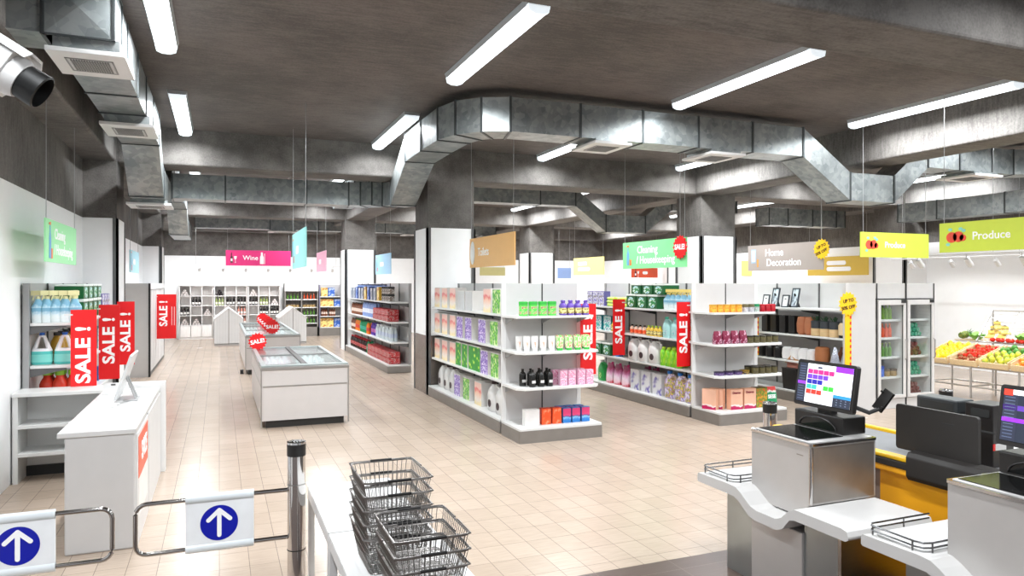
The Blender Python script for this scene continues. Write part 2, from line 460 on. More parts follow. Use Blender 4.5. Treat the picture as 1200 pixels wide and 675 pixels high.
def diffuser(x, y, ztop, w, d, z, label, slats=True):
    r = thing('ceiling_diffuser', label, 'air vent', (x, y, z), 0, 'white air diffusers')
    MB().box(-w * .42, -d * .42, .03, w * .42, d * .42, ztop - z).build('neck', GALV, r)
    mb = MB().box(-w / 2, -d / 2, 0, w / 2, d / 2, .035)
    mb.build('face_plate', WHITE, r, bev=.004)
    fr = MB()
    a, b = w * .31, d * .27
    fr.box(-a, -b, -.006, a, -b + .012, -.0005).box(-a, b - .012, -.006, a, b, -.0005).box(-a, -b, -.006, -a + .012, b, -.0005).box(a - .012, -b, -.006, a, b, -.0005)
    g = fr.build('grille', M('vent_line', '8d8d8d', .5), r)
    MB().box(-a + .012, -b + .012, -.003, a - .012, b - .012, -.0005).build('grille_recess', M('vent_shadow', 'c2c2c2', .6), r)
    sl = MB()
    for i in range(15):
        xx = -a + .04 + (2 * a - .08) * i / 14
        sl.box(xx - .005, -b + .03, -.012, xx + .005, b - .03, -.003)
    if slats: sl.build('louvre', M('vent_slat', '7c7c7c', .5), r)
    return r
DZ = HI - .215
diffuser(-0.95, 6.66, DZ, .54, .68, 3.76, 'nearest white louvred diffuser under the left wall duct')
diffuser(-0.96, 9.4, DZ, .54, .72, 3.76, 'second white louvred diffuser under the left wall duct')
diffuser(-1.0, 12.6, LO - .215, .62, .7, 3.2, 'white diffuser under the dip of the left wall duct')
diffuser(4.78, 8.52, DZ, .56, .68, 3.82, 'square white diffuser under the main duct, over the end-cap display')
diffuser(6.68, 8.58, DZ, .6, .7, 3.82, 'square white diffuser under the main duct, beside a light')
diffuser(12.1, 8.56, DZ, .7, .72, 3.82, 'square white diffuser under the main duct above the produce')
diffuser(2.95, 17.2, DZ, .5, .6, 3.84, 'small white diffuser under the rear duct by the first pillar')
diffuser(11.6, 15.93, DZ, .6, .6, 3.84, 'white diffuser at the right of the rear duct')
diffuser(1.9, 24.2, 3.72, .9, .5, 3.64, 'small white diffuser in front of the wine wall')
diffuser(6.2, 24.2, 3.72, .8, .5, 3.64, 'far white diffuser beside the drinks gondola pillar')
diffuser(9.0, 24.2, 3.72, .8, .5, 3.64, 'far white diffuser above the blue sign')
# ================================================================ FLUORESCENT BATTENS
TUBEC = M('tube_glow', 'f4faff', 0.4, emit=TUBE_E, vary=0.0)
LENS = M('tube_lens', 'e9f2f8', 0.25, vary=0.0, emit=.9)
def batten_proto():
    r = thing('ceiling_light', '', 'ceiling light', (0, 0, 0), 0, 'fluorescent ceiling lights')
    L = 1.22
    MB().prism([(-.12, 0), (.12, 0), (.1, -.05), (-.1, -.05)], -L, L, 'y').build('housing', M('batten_grey', 'aab0b4', .4), r)
    MB().prism([(-.1, -.05), (.1, -.05), (.085, -.1), (.035, -.118), (-.035, -.118), (-.085, -.1)], -L + .05, L - .05, 'y').build('diffuser', TUBEC, r)
    for s in (-1, 1):
        MB().prism([(-.105, -.045), (.105, -.045), (.09, -.103), (.037, -.123), (-.037, -.123), (-.09, -.103)], s * L, s * (L - .05), 'y').build('end_cap', LENS, r)
    return r
bat = batten_proto(); bat_tree = [(c, []) for c in kids(bat)]
rows = {6.88: 'over the entrance bay', 11.3: 'just before the pillars', 17.6: 'in the rear bay', 20.4: 'at the back of the rear bay', 25.75: 'in front of the wine wall', 2.2: 'behind the front beam'}
xs = {-0.5: 'over the left aisle', 2.57: 'over the freezers', 5.73: 'over the first gondola', 8.88: 'over the second gondola', 12.0: 'over the produce', 15.0: 'by the right wall'}
first = True
for yy, rn in rows.items():
    for xx, xn in xs.items():
        if yy == 25.75 and xx in (8.88,): continue
        zt = CEIL
        lb = f'lit fluorescent batten {xn}, {rn}'
        if xx == 15.0 and yy < 12.4: xx = 15.0 if yy > 8 else 14.6
        if first:
            o = bat; o.location = (xx, yy, zt); o['label'] = lb; first = False
        else:
            o = dup(bat, (xx, yy, zt), 0, lb, bat_tree)
        ld = bpy.data.lights.get('batten') or bpy.data.lights.new('batten', 'AREA')
        ld.shape = 'RECTANGLE'; ld.size = .18; ld.size_y = 1.9; ld.energy = TUBE_W; ld.color = (0.93, 0.97, 1.0); ld.spread = math.radians(164)
        lo = bpy.data.objects.new('batten_lamp', ld); COL.objects.link(lo); lo.parent = o; lo.location = (0, 0, -.13)
# ================================================================ SHELVING
SZ = (1.58, 1.13, 0.68)
def fr(loc, rz):
    c, s = math.cos(rz), math.sin(rz)
    return lambda x, y, z=0.0: (loc[0] + c * x - s * y, loc[1] + s * x + c * y, loc[2] + z)
def gondola(name, label, loc, rz, L, D, H=2.0, double=False, group='shop gondolas', posts=None, shelf_in=.07, sd=None, zs=SZ, base_end=(0, 0)):
    """front faces local -y; back plane at y=D (or D/2 when double)"""
    t = thing(name, label, 'shelving', loc, rz, group)
    yb = D / 2 if double else D - .03
    MB().box(-base_end[0], 0, 0, L + base_end[1], D if double else D, .155).build('base_plinth', PLINTH, t, bev=.012)
    MB().box(-base_end[0] + .005, .005, .156, L + base_end[1] - .005, D - .005, .182).build('base_deck', SHELFW, t, bev=.004)
    n = max(1, round(L / .95)); pw = L / n
    for i in range(n):
        mb = MB().box(i * pw + .012, yb - .012, .183, (i + 1) * pw - .012, yb + .012, H)
        mb.build('back_panel', PANELW, t)
    for i in range(n + 1):
        x = i * pw
        e = .03 if i in (0, n) else .012
        MB().box(x - e, yb - .028, .183, x + e, yb + .028, H).build('upright', POSTG if i in (0, n) else DKGREY, t)
    for k, z in enumerate(zs):
        for side in ((0, 1) if double else (0,)):
            ya, yc = shelf_in, yb - .03
            if side: ya, yc = D - shelf_in, yb + .03
            sh = MB().box(.0, ya, z - .03, L, yc, z).build('shelf', SHELFW, t, bev=.003)
            for i in range(n + 1):
                x = min(max(i * pw, .02), L - .02)
                MB().prism([(yc, z - .031), (yc, z - .12), (yc + (ya - yc) * .8, z - .05), (yc + (ya - yc) * .8, z - .031)], x - .008, x + .008, 'x').build('shelf_bracket', DKGREY, sh)
    return t, fr(loc, rz)
def end_cap(label, x0, y0, w, d, yb):
    """end-of-aisle shelving facing -y; its back panel stands at yb"""
    t = thing('end_cap_shelf', label, 'shelving', (x0, y0, 0), 0, 'end-of-aisle displays')
    MB().prism(rrect(0, 0, w, yb - y0, .03), 0, .155).build('base_plinth', PLINTH, t)
    MB().prism(rrect(.004, .004, w - .004, yb - y0, .03), .156, .182).build('base_deck', SHELFW, t)
    b = yb - y0
    for i in range(2):
        MB().box(.04 + i * (w - .08) / 2 + .008, b - .03, .183, .04 + (i + 1) * (w - .08) / 2 - .008, b - .006, 2.0).build('back_panel', PANELW, t)
    for i, x in enumerate((.035, w / 2, w - .035)):
        MB().box(x - (.008 if i == 1 else .03), b - .034, .183, x + (.008 if i == 1 else .03), b - .002, 2.0).build('upright', GAP if i == 1 else WHITE, t)
    for z in SZ:
        dd = .16 if z > 1.5 else .03
        sh = MB().prism([(.0, b - .035), (.03, dd + .0) if z > 1.5 else (.0, dd + .1), (.09, dd) , (w - .09, dd), (w, dd + .1), (w, b - .035)], z - .028, z).build('shelf', SHELFW, t, bev=.003)
        for x in (.06, w / 2, w - .06):
            MB().prism([(b - .036, z - .03), (b - .036, z - .12), (b - .3, z - .045), (b - .3, z - .03)], x - .006, x + .006, 'x').build('shelf_bracket', POSTG, sh)
    return t, fr((x0, y0, 0), 0)
R90 = -PI / 2
G1, f1 = gondola('gondola', 'double-sided white gondola of detergent cartons in front of the first pillar', (3.45, 12.42, 0), R90, 3.53, 1.18, double=True)
E1, fe1 = end_cap('end-cap shelf of green jars and black bottles, nearest in the shop', 3.45, 8.2, 1.18, .65, 8.85)
G2, f2 = gondola('gondola', 'double-sided white gondola of cleaning products with red sale flags, at the second pillar', (6.48, 12.42, 0), R90, 3.53, 1.22, double=True)
E2, fe2 = end_cap('end-cap shelf of magenta pouches and pink cartons, second in the shop', 6.48, 8.18, 1.22, .67, 8.85)
G3, f3 = gondola('wall_gondola', 'wall gondola of vases and planters under the home decoration sign', (8.98, 12.4, 0), R90, 4.0, .6)
GL, fl = gondola('wall_gondola', 'wall gondola of window cleaner under the green sign on the left wall', (-1.36, 8.87, 0), PI / 2, 3.6, .54)
GD, fd = gondola('wall_gondola', 'long gondola of soft drinks and red can packs against the far pillar', (3.45, 21.5, 0), R90, 5.75, .54)
MB().box(8.96, 8.3, 0, 9.585, 8.36, 2.0).build('end_panel', PANELW, None, bev=.004)
ep = COL.objects['end_panel']; ep.name = 'gondola_end_panel'; tag(ep, 'plain white end panel between the decor shelves and the glass-door fridges', 'panel')
# ---- far white gondola end + slatted cabinet row on the left wall
t = thing('slatted_cabinet', 'tall white slatted cabinet row along the left aisle with a black front edge', 'cabinet', (-1.9, 17.1, 0))
MB().box(0, 0, 0, .5, 4.4, 2.0).build('body', PANELW, t)
MB().box(.5005, .04, .07, .506, 4.38, 1.87).build('slat_backing', M('slat_gap', '4a4846', .6), t)
MB().box(.5, -.02, 0, .54, .03, 2.0).build('front_edge', GAP, t)
for i in range(11):
    y = .12 + i * .385
    s = MB().box(.507, y, .08, .522, y + .26, 1.86).build('slat', WHITE, t, bev=.006)
MB().box(.5, .04, 1.87, .535, 4.4, 2.0).build('fascia', WHITE, t)
MB().box(.501, .04, 0, .515, 4.4, .07).build('kick_board', DKGREY, t)
# ---- chest freezers
GLASSF = thin_glass('freezer_glass', 'fbffff', .05, .12)
FRZW = M('freezer_white', 'd2cdcb', 0.38, vary=0.02)
ALU = M('aluminium_trim', 'a9a6a3', 0.3, metal=0.8)
def freezer(label, x0, y0, w, l, h, units):
    t = thing('chest_freezer', label, 'freezer', (x0, y0, 0), 0, 'island chest freezers')
    b = MB().box(0, 0, .1, w, l, h - .06)
    b.v = b.v
    MB().box(.06, .03, 0, w - .06, l - .03, .1).build('base', M('freezer_kick', '2b2927', .5), t)
    # body as a tub: walls and floor
    tb = MB().box(0, 0, .1, w, .07, h - .06).box(0, l - .07, .1, w, l, h - .06).box(0, .07, .1, .07, l - .07, h - .06).box(w - .07, .07, .1, w, l - .07, h - .06).box(.07, .07, .1, w - .07, l - .07, h - .27)
    tb.build('tub', FRZW, t)
    for x in (0, w):
        MB().box(x - .008, -.008, .02, x + .008, .02, h - .05).build('corner_post', ALU, t)
    MB().box(.02, -.006, h * .655, w - .02, 0.002, h * .675).build('bumper_rail', ALU, t)
    MB().box(-.006, .03, h * .655, .002, l - .03, h * .675).build('bumper_rail', ALU, t)
    rim = MB()
    for a in ((-.012, -.012, w + .012, .06), (-.012, l - .06, w + .012, l + .012), (-.012, .06, .06, l - .06), (w - .06, .06, w + .012, l - .06)):
        rim.box(a[0], a[1], h - .065, a[2], a[3], h - .02)
    rim.build('rim', ALU, t, bev=.004)
    top = MB()
    for a in ((.0, .0, w, .12), (.0, l - .12, w, l), (.0, .12, .06, l - .12), (w - .06, .12, w, l - .12)):
        top.box(a[0], a[1], h - .02, a[2], a[3], h)
    top.build('lid_frame', M('freezer_rim', '9aa3a2', .3), t, bev=.003)
    MB().box(w * .47, .12, h - .02, w * .53, l - .12, h + .005).build('centre_rail', M('freezer_rail', '494644', .4), t)
    for u in range(units):
        ya, yb = .12 + u * (l - .24) / units, .12 + (u + 1) * (l - .24) / units
        for xa, xb in ((.06, w * .47), (w * .53, w - .06)):
            g = MB().box(xa, ya + .008, h - .016, xb, yb - .008, h - .006).build('glass_lid', GLASSF, t)
            MB().box(xa, ya - .008, h - .018, xb, ya + .008, h + .004).build('lid_bar', ALU, g)
        k = MB()
        for xa in (.14, w * .57):
            for j in range(4):
                cx = xa + .06 + j * .1
                for q in range(3):
                    cy = ya + .12 + q * (yb - ya - .2) / 3
                    k.lathe([(.045, 0), (.045, .1), (.02, .17), (0, .17)], 8, (cx, cy, h - .27))
        fz = k.build('frozen_goods', M('frozen_pack', 'f4f8f8', .5), None)
        fz.location = (x0, y0, 0); fz['kind'] = 'stuff'
        tag(fz, f'{ORD[u]} section of pale frozen tubs under the lids of the {"near" if y0 < 12 else "far"} freezer', 'frozen food')
        fz.name = 'frozen_tubs'
    return t
freezer('near white chest freezer with two glass lids and a black kick board', .535, 10.42, 1.18, 3.1, .86, 2)
freezer('far white chest freezer carrying a row of red sale stars', .535, 16.75, 1.15, 5.4, .86, 3)
tag(MB().box(-.035, -.01, 0, .035, .07, .09).build('wheel_block', GAP, None, (.46, 16.9, 0.0)), 'small black block on the floor at the corner of the far freezer', 'block')
# ---- louvred pitched-top display stands in front of the wine wall
def gable(label, x0, y0):
    t = thing('gabled_stand', label, 'display stand', (x0, y0, 0), 0, 'white gabled display stands')
    w, e, p, d = .86, .86, 1.2, 1.5
    for a, b_, za, zb in ((.0, w / 2 - .012, e, p), (w / 2 + .012, w, p, e)):
        panel = MB()
        nsl = 5
        for i in range(nsl):
            xa = a + (b_ - a) * i / nsl + .003; xb = a + (b_ - a) * (i + 1) / nsl - .003
            z0 = za + (zb - za) * (xa - a) / (b_ - a); z1 = za + (zb - za) * (xb - a) / (b_ - a)
            panel.prism([(xa, .07), (xb, .07), (xb, z1 - .02), (xa, z0 - .02)], 0, .03, 'y')
        panel.build('plank_panel', WHITE, t)
    MB().box(w / 2 - .012, .005, 0, w / 2 + .012, .04, p - .02).build('centre_post', M('stand_post', 'a5a09c', .5), t)
    MB().prism([(0, .07), (w, .07), (w, e - .03), (w / 2, p - .03), (0, e - .03)], .031, d, 'y').build('body', PANELW, t)
    for a, b_ in (((-.02, e - .03), (w / 2, p - .01)), ((w / 2, p - .01), (w + .02, e - .03))):
        MB().prism([a, b_, (b_[0], b_[1] + .03), (a[0], a[1] + .03)], -.02, d, 'y').build('roof_board', M('stand_roof', 'f0efee', .5), t)
    MB().box(0, .01, 0, w, d, .05).build('kick_board', M('stand_kick', 'b5aeaa', .5), t)
gable('white gabled stand left of the far freezer, before the wine shelves', -.15, 24.7)
gable('white gabled stand right of the far freezer, before the back fridge', 1.83, 24.7)
# ---- wine shelves
WOODP = M('pale_plank', 'efebe8', .55, vary=.06, scale=4, aniso=(10, 10, 1))
def wine_unit(label, x0):
    t = thing('wine_shelf', label, 'shelving', (x0, 28.0, 0), 0, 'wine shelves along the back wall')
    w, d, H = 1.13, .46, 1.96
    MB().box(.02, d - .03, 0, w - .02, d, H - .06).build('back_panel', WOODP, t)
    for x in (0, w - .035): MB().box(x, 0, 0, x + .035, d, H - .05).build('side_panel', M('wine_side', 'c9c3bf', .5) if x else WHITE, t)
    for k in (1, 2):
        MB().box(w * k / 3 - .012, .01, .5, w * k / 3 + .012, d - .03, H - .06).build('divider', M('wine_board', 'eeebe9', .5), t)
    for z in (.5, .85, 1.2, 1.55): MB().box(.035, .005, z - .02, w - .035, d - .03, z).build('shelf', M('wine_board', 'eeebe9', .5), t)
    MB().box(-.02, -.03, H - .06, w + .02, d, H).build('top_board', WHITE, t, bev=.005)
    for k in range(3):
        dr = MB().box(.04 + k * (w - .08) / 3 + .008, -.005, .08, .04 + (k + 1) * (w - .08) / 3 - .008, .35, .47).build('drawer', WOODP, t, bev=.004)
    MB().box(0, .02, 0, w, d - .04, .07).build('kick_board', M('wine_board', 'eeebe9', .5), t)
wine_unit('wine shelf unit nearest the left wall with two stacks of three bottles', -1.33)
wine_unit('middle wine shelf unit behind the left gabled stand', -.18)
wine_unit('wine shelf unit beside the dark back fridge', .97)
# ---- upright fridge and grocery shelf at the back
t = thing('upright_fridge', 'grey two-bay upright fridge of jars at the back wall', 'fridge', (2.26, 27.98, 0))
FG = M('fridge_grey', '8d8884', .4, metal=.3)
MB().box(0, .42, 0, 1.22, .5, 1.95).build('back_panel', FG, t)
for x in (0, .59, 1.18): MB().box(x, 0, 0, x + .04, .42, 1.7).build('side_panel', FG, t)
MB().box(0, -.03, 1.7, 1.22, .5, 2.0).build('header', PANELW, t)
MB().box(0, 0, 0, 1.22, .42, .35).build('base', FG, t)
for z in (.5, .8, 1.1, 1.4): MB().box(.04, .02, z - .03, 1.18, .42, z).build('shelf', SHELFW, t)
t = thing('grocery_shelf', 'white shelf of yellow packs right of the back fridge', 'shelving', (3.52, 27.95, 0))
MB().box(0, .45, 0, .88, .5, 1.95).build('back_panel', PANELW, t)
MB().box(0, 0, 0, .88, .45, .3).build('base', PLINTH, t)
for x in (0, .85): MB().box(x, .02, .3, x + .03, .45, 1.95).build('side_panel', M('lilac_post', '8d88a0', .5), t)
for z in (.33, .75, 1.12, 1.5): MB().box(.03, .01, z - .03, .85, .45, z).build('shelf', SHELFW, t)
# ---- glass-door fridges
FRX, FRY = 9.6, 8.3
GLASSD = thin_glass('door_glass', 'fdffff', .012)
def glass_fridge(label, x0):
    t = thing('glass_door_fridge', label, 'fridge', (x0, FRY, 0), 0, 'glass-door fridges')
    w, d, H = .64, .62, 2.0
    FI = M('fridge_inside', 'f0eeec', .45)
    MB().box(0, d - .04, 0, w, d, H).build('back_panel', FI, t)
    MB().box(0, .03, 0, .03, d - .04, H).box(w - .03, .03, 0, w, d - .04, H).build('side_panel', FI, t)
    MB().box(.03, .03, 1.99, w - .03, d - .04, 2.0).build('roof', FI, t)
    MB().box(0, .0, 1.755, w, .06, 2.0).build('header', PANELW, t, bev=.004)
    MB().box(0, .0, .0, w, d - .04, .16).build('base', PANELW, t, bev=.004)
    for x in (0, w - .008): MB().box(x, -.012, 0, x + .012, .0, 2.0).build('edge_trim', GAP, t)
    MB().box(.0, -.01, 1.742, w, .02, 1.754).build('seam', GAP, t)
    dr = MB()
    for a in ((.02, .17, .07, 1.735), (w - .07, .17, w - .02, 1.735), (.07, .17, w - .07, .22), (.07, 1.655, w - .07, 1.735)):
        dr.box(a[0], -.03, a[1], a[2], .012, a[3])
    dd = dr.build('door', M('door_frame', 'd9d6d4', .35, metal=.2), t, bev=.003)
    MB().box(.062, -.012, .215, .074, .0, 1.66).box(w - .074, -.012, .215, w - .062, .0, 1.66).box(.07, -.012, 1.648, w - .07, 0, 1.66).build('gasket', GAP, dd)
    MB().box(.07, -.006, .22, w - .07, .0, 1.655).build('glass_pane', GLASSD, dd)
    MB().tube([(w - .045, -.035, .78), (w - .045, -.06, .8), (w - .045, -.06, 1.08), (w - .045, -.035, 1.1)], .009).build('handle', ALU, dd)
    MB().box(w - .13, -.036, 1.685, w - .03, -.031, 1.735).build('badge', GAP, dd)
    for z in FRS: MB().box(.03, .06, z - .035, w - .03, d - .05, z).build('shelf', SHELFW, t, bev=.004)
FRS = (1.42, 1.13, .82, .5)
glass_fridge('glass-door fridge of juice bottles beside the white end panel', FRX)
glass_fridge('glass-door fridge of lying green bottles beside the produce stand', FRX + .645)
# ================================================================ GOODS
PROTO = {}
def cap_word(i, n):
    return ORD[i] if i < len(ORD) else str(i + 1)
def put(kind, loc, rz, label, cat, group, sc=None):
    if kind not in PROTO:
        r = KIND[kind]()
        PROTO[kind] = (r, [(c, kids(c)) for c in kids(r)])
        r.location = loc; r.rotation_euler = (0, 0, rz)
    else:
        r = dup(PROTO[kind][0], loc, rz, None, PROTO[kind][1])
    tag(r, label, cat, group)
    if sc: r.scale = sc if isinstance(sc, tuple) else (sc, sc, sc)
    return r
def row(kind, f, rz, xs, y, z, desc, where, cat, group, frm='from the left', jit=0.0, sc=None):
    n = len(xs)
    for i, x in enumerate(xs):
        lb = f'{desc}, {ORD[i]} {frm}, {where}' if n > 1 else f'{desc}, {where}'
        put(kind, f(x, y, z + .001), rz + random.uniform(-jit, jit), lb, cat, group, sc)
def span(a, b, n):
    return [a + (b - a) * i / max(1, n - 1) for i in range(n)]
A_OR = ART('print_orange', [(0, 'f3ead8'), (.3, 'f4dfaa'), (.5, 'f0e4da'), (.76, 'f0c0a8'), (.88, 'e0686a'), (1, 'f0c8bc')], 'grad', 2.2, dist=.45, stretch=(2.2, 1, 1))
A_PU = ART('print_purple', [(0, 'efecf3'), (.38, 'd5cce8'), (.47, '8a6cc0'), (.55, '6a48a8'), (.62, 'd2bce4'), (.75, 'f1eef5')], 'noise', 4, dist=.6, stretch=(1, 1, 1.6))
A_GR = ART('print_green', [(0, 'eef6d8'), (.15, 'c9ea5a'), (.3, '6cc23a'), (.5, '2f9b34'), (.8, 'dff0b0')], 'voronoi', 5)
A_DG = ART('print_leaf', [(0, 'f2f29a'), (.2, 'd8e84a'), (.32, '6cc03a'), (.4, '2a9a30'), (.8, '1d8a24')], 'voronoi', 4.5)
BOXS = M('carton_side', 'dddad6', .45, vary=.03)
BOXT = M('carton_top', 'efeeec', .45, vary=.02)
def carton(name, w, d, h, art, side=None, lip=True):
    def mk():
        mb = MB().box(-w / 2, -d / 2 + .002, 0, w / 2, d / 2, h)
        o = mb.build(name, [side or BOXS])
        MB().box(-w / 2, -d / 2, .0, w / 2, -d / 2 + .0018, h * (.97 if lip else 1)).build('printed_front', art, o)
        return o
    return mk
def glossy(n, c, **k): return M(n, c, k.pop('rough', .25), **k)
def can(name, r, h, body, lid, label=None, lidh=.2, lidr=1.03):
    def mk():
        b = MB().lathe([(r * .95, 0), (r, .008), (r, h * (1 - lidh)), (r * .97, h * (1 - lidh) + .002)], 14).build(name, body)
        MB().lathe([(r * lidr, h * (1 - lidh)), (r * lidr, h - .006), (r * .9, h), (0, h)], 14).build('lid', lid, b)
        if label: MB().lathe([(r * 1.004, h * .12), (r * 1.004, h * (1 - lidh) - h * .12)], 14).build('label', label, b)
        return b
    return mk
def bottle(name, r, h, body, cap, label=None, sh=.62, neck=.35, sy=1.0, lab=(.12, .5)):
    def mk():
        b = MB().lathe([(r * .9, 0), (r, .01), (r, h * sh), (r * .85, h * (sh + .08)), (r * neck, h * (sh + .2)), (r * neck, h * .88)], 14, sy=sy).build(name, body)
        MB().lathe([(r * neck * 1.25, h * .86), (r * neck * 1.25, h * .985), (r * neck, h), (0, h)], 10, sy=sy if sy < .7 else 1).build('cap', cap, b)
        if label: MB().lathe([(r * 1.006, h * lab[0]), (r * 1.006, h * lab[1])], 14, sy=sy).build('label', label, b)
        return b
    return mk
def tube_pack(name, w, h, body, cap, label):
    def mk():
        b = MB().loft([ring(0, 0, .03, w * .42, w * .3, 12), ring(0, 0, h * .4, w * .47, w * .24, 12), ring(0, 0, h * .8, w * .5, w * .12, 12), ring(0, 0, h, w * .5, .004, 12)]).build(name, body)
        MB().lathe([(w * .36, 0), (w * .38, .03)], 12, sy=.8).build('cap', cap, b)
        MB().loft([ring(0, -.003, h * .2, w * .2, w * .26, 8), ring(0, -.003, h * .62, w * .22, w * .19, 8)]).build('label', label, b)
        return b
    return mk
def pouch(name, w, d, h, art, spout=None, side=None):
    def mk():
        s = [ring(0, 0, 0, w * .46, d * .45, 12, .6), ring(0, 0, h * .15, w * .5, d * .5, 12, .6), ring(0, 0, h * .55, w * .48, d * .4, 12, .6), ring(0, 0, h * .85, w * .46, d * .18, 12, .6), ring(0, 0, h, w * .42, .006, 12, .6)]
        b = MB().loft(s).build(name, art)
        if spout: MB().lathe([(w * .1, h * .93), (w * .1, h * 1.06), (0, h * 1.06)], 8, (w * .22, 0, 0)).build('cap', spout, b)
        return b
    return mk
def jug(name, w, d, h, body, cap, label, handle=True, sidehole=False):
    def mk():
        s = [ring(0, 0, 0, w * .46, d * .45, 16, .55), ring(0, 0, .02, w * .5, d * .5, 16, .55), ring(0, 0, h * .55, w * .5, d * .5, 16, .55), ring(-w * .08, 0, h * .72, w * .36, d * .42, 16, .6), ring(-w * .2, 0, h * .84, w * .16, d * .25, 16, .8), ring(-w * .22, 0, h * .9, w * .12, w * .12, 16)]
        b = MB().loft(s).build(name, body)
        MB().lathe([(w * .16, h * .89), (w * .16, h * .99), (w * .13, h), (0, h)], 12, (-w * .22, 0, 0)).build('cap', cap, b)
        MB().tube([(-w * .1, 0, h * .86), (w * .2, 0, h * .86), (w * .4, 0, h * .78), (w * .43, 0, h * .55)], w * .075, 8).build('handle', body, b)
        if label: MB().prism([(w * .2 * math.cos(i * PI / 8), h * .27 + w * .22 * math.sin(i * PI / 8)) for i in range(16)], -d * .505, -d * .47, 'y').build('label', label, b)
        return b
    return mk
def spray(name, w, h, body, trig, label):
    def mk():
        s = [ring(0, 0, 0, w * .46, w * .28, 14, .8), ring(0, 0, h * .5, w * .5, w * .3, 14, .8), ring(0, 0, h * .62, w * .3, w * .22, 14), ring(0, 0, h * .76, w * .14, w * .14, 14)]
        b = MB().loft(s).build(name, body)
        tr = MB().lathe([(w * .17, h * .74), (w * .17, h * .82), (w * .1, h * .83)], 10)
        tr.box(-w * .52, -w * .11, h * .85, w * .3, w * .11, h * 1.0)
        tr.prism([(-w * .32, h * .85), (-w * .22, h * .85), (-w * .36, h * .7), (-w * .42, h * .71)], -w * .07, w * .07, 'y')
        tr.build('trigger', trig, b)
        MB().loft([ring(0, 0, h * .1, w * .485, w * .292, 14, .8), ring(0, 0, h * .46, w * .504, w * .304, 14, .8)]).build('label', label, b)
        return b
    return mk
def vase(name, prof, mat, n=16, sy=1.0, extra=None):
    def mk():
        b = MB().lathe(prof, n, sy=sy).build(name, mat)
        if extra: extra(b)
        return b
    return mk
LIMEG = glossy('lime_plastic', '63d05a'); LIMED = glossy('lime_lid', '3fb44a')
VIO = glossy('violet_plastic', '6b4fae'); WHP = glossy('white_plastic', 'd6d4d2')
BLKP = glossy('black_bottle', '191816'); PINK = glossy('pink_print', 'eeb4d0')
A_FACE = ART('print_face', [(0, '5fcf56'), (.46, '63d05a'), (.53, 'e8d0b0'), (.6, '7a4a2c'), (.66, 'd8b890'), (.72, '63d05a')], 'noise', 3)
A_YEL = ART('print_yellow', [(0, 'f6d94a'), (.45, 'f8e9a0'), (.6, '3a3432'), (.75, 'f0c72c')], 'noise', 3.5)
A_BLUE = ART('print_blue', [(0, '1f6fc0'), (.4, '2f83d0'), (.52, '8ec3ea'), (.6, '24558f'), (.72, 'e6457a'), (.9, 'd93b70')], 'grad', 4, dist=.35)
A_RO = ART('print_orange_pack', [(0, 'e8461c'), (.55, 'f0561f'), (.7, 'f4a07a'), (.8, 'e23f18')], 'noise', 3)
A_PK = ART('print_pink', [(0, 'f4c8dc'), (.42, 'f3bcd6'), (.5, 'd4558c'), (.58, 'f8e6ee'), (.75, 'eaa0c6')], 'noise', 6)
A_MAG = ART('print_magenta', [(0, '7d0a38'), (.52, '720832'), (.6, 'd8a8bc'), (.68, '62062a')], 'noise', 3)
A_TUBE = ART('print_tube', [(0, 'dcd8d4'), (.47, 'd8b8a0'), (.56, 'b8703f'), (.64, 'e0dcd8')], 'noise', 4)
A_LIM = ART('print_lime', [(0, 'dff59a'), (.4, '6cd24a'), (.55, 'f3f7d8'), (.66, 'd2623a'), (.8, '3fae3a')], 'noise', 4)
A_TAB = ART('print_tablet', [(0, '0f6a34'), (.45, '138a42'), (.55, 'f0f4ee'), (.62, '7fd0e0'), (.72, '0c5a2c')], 'noise', 3)
A_SPR = ART('print_window', [(0, 'c8dadf'), (.35, 'e2eaea'), (.6, 'd8e6ea'), (.85, 'b4d4e0'), (1.0, '78aec8')], 'grad', 5, dist=.5)
A_WPK = ART('print_white_pack', [(0, 'e9e9ea'), (.5, 'dfe0e4'), (.6, '6d64b0'), (.66, '8a85c4'), (.74, 'ececee')], 'noise', 1.6)
A_LIMB = ART('print_lime_bottle', [(0, 'e8f05a'), (.35, 'a8e02c'), (.55, '5cc41e'), (.7, 'd8f070')], 'noise', 5, stretch=(1, 1, .4))
A_JUGF = ART('print_flower_jug', [(0, 'f1eff4'), (.4, 'e6dff0'), (.48, '8a6cc0'), (.56, 'f4d060'), (.63, '4a9a50'), (.72, 'e2568c'), (.82, 'f3f1f6')], 'noise', 5)
A_PPO = ART('print_pink_pouch', [(.2, 'd0485a'), (.34, 'eec4d0'), (.55, 'f0dce8'), (.8, 'd48ab8'), (.95, 'a81c5c'), (1, '8c1b50')], 'grad', 5, dist=.4)
A_ROS = ART('print_carton', [(.0, 'b80f54'), (.3, 'b80f54'), (.36, 'eeeae8'), (.42, 'e8b498'), (1, 'ecbaa0')], 'grad', 2, dist=.3)
A_ORG = ART('print_olive', [(0, '8a3b10'), (.35, 'd2641c'), (.5, '4a8a2c'), (.62, 'e89a30'), (.75, 'b5501a')], 'noise', 5)
A_GRN = ART('print_green_pack', [(0, '0f8a58'), (.85, '14925e'), (.9, 'f2f4f0'), (1, 'd8342c')], 'grad', 4, dist=.3)
A_TEAL = ART('print_teal', [(0, '1f8f9a'), (.45, '3fb8b4'), (.55, 'f0f2f0'), (.65, '2468a0'), (.8, 'd8d860')], 'noise', 4)
A_VPK = ART('print_violet_pack', [(0, '5a4fa6'), (.4, '7a6fc0'), (.5, 'f0eef4'), (.6, '3b3488'), (.72, 'e0d060')], 'noise', 4)
A_WIPE = ART('print_wipes', [(0, 'd6ee4a'), (.5, 'b8e030'), (.62, 'f2f8c8'), (.75, '9ccc28')], 'noise', 3)
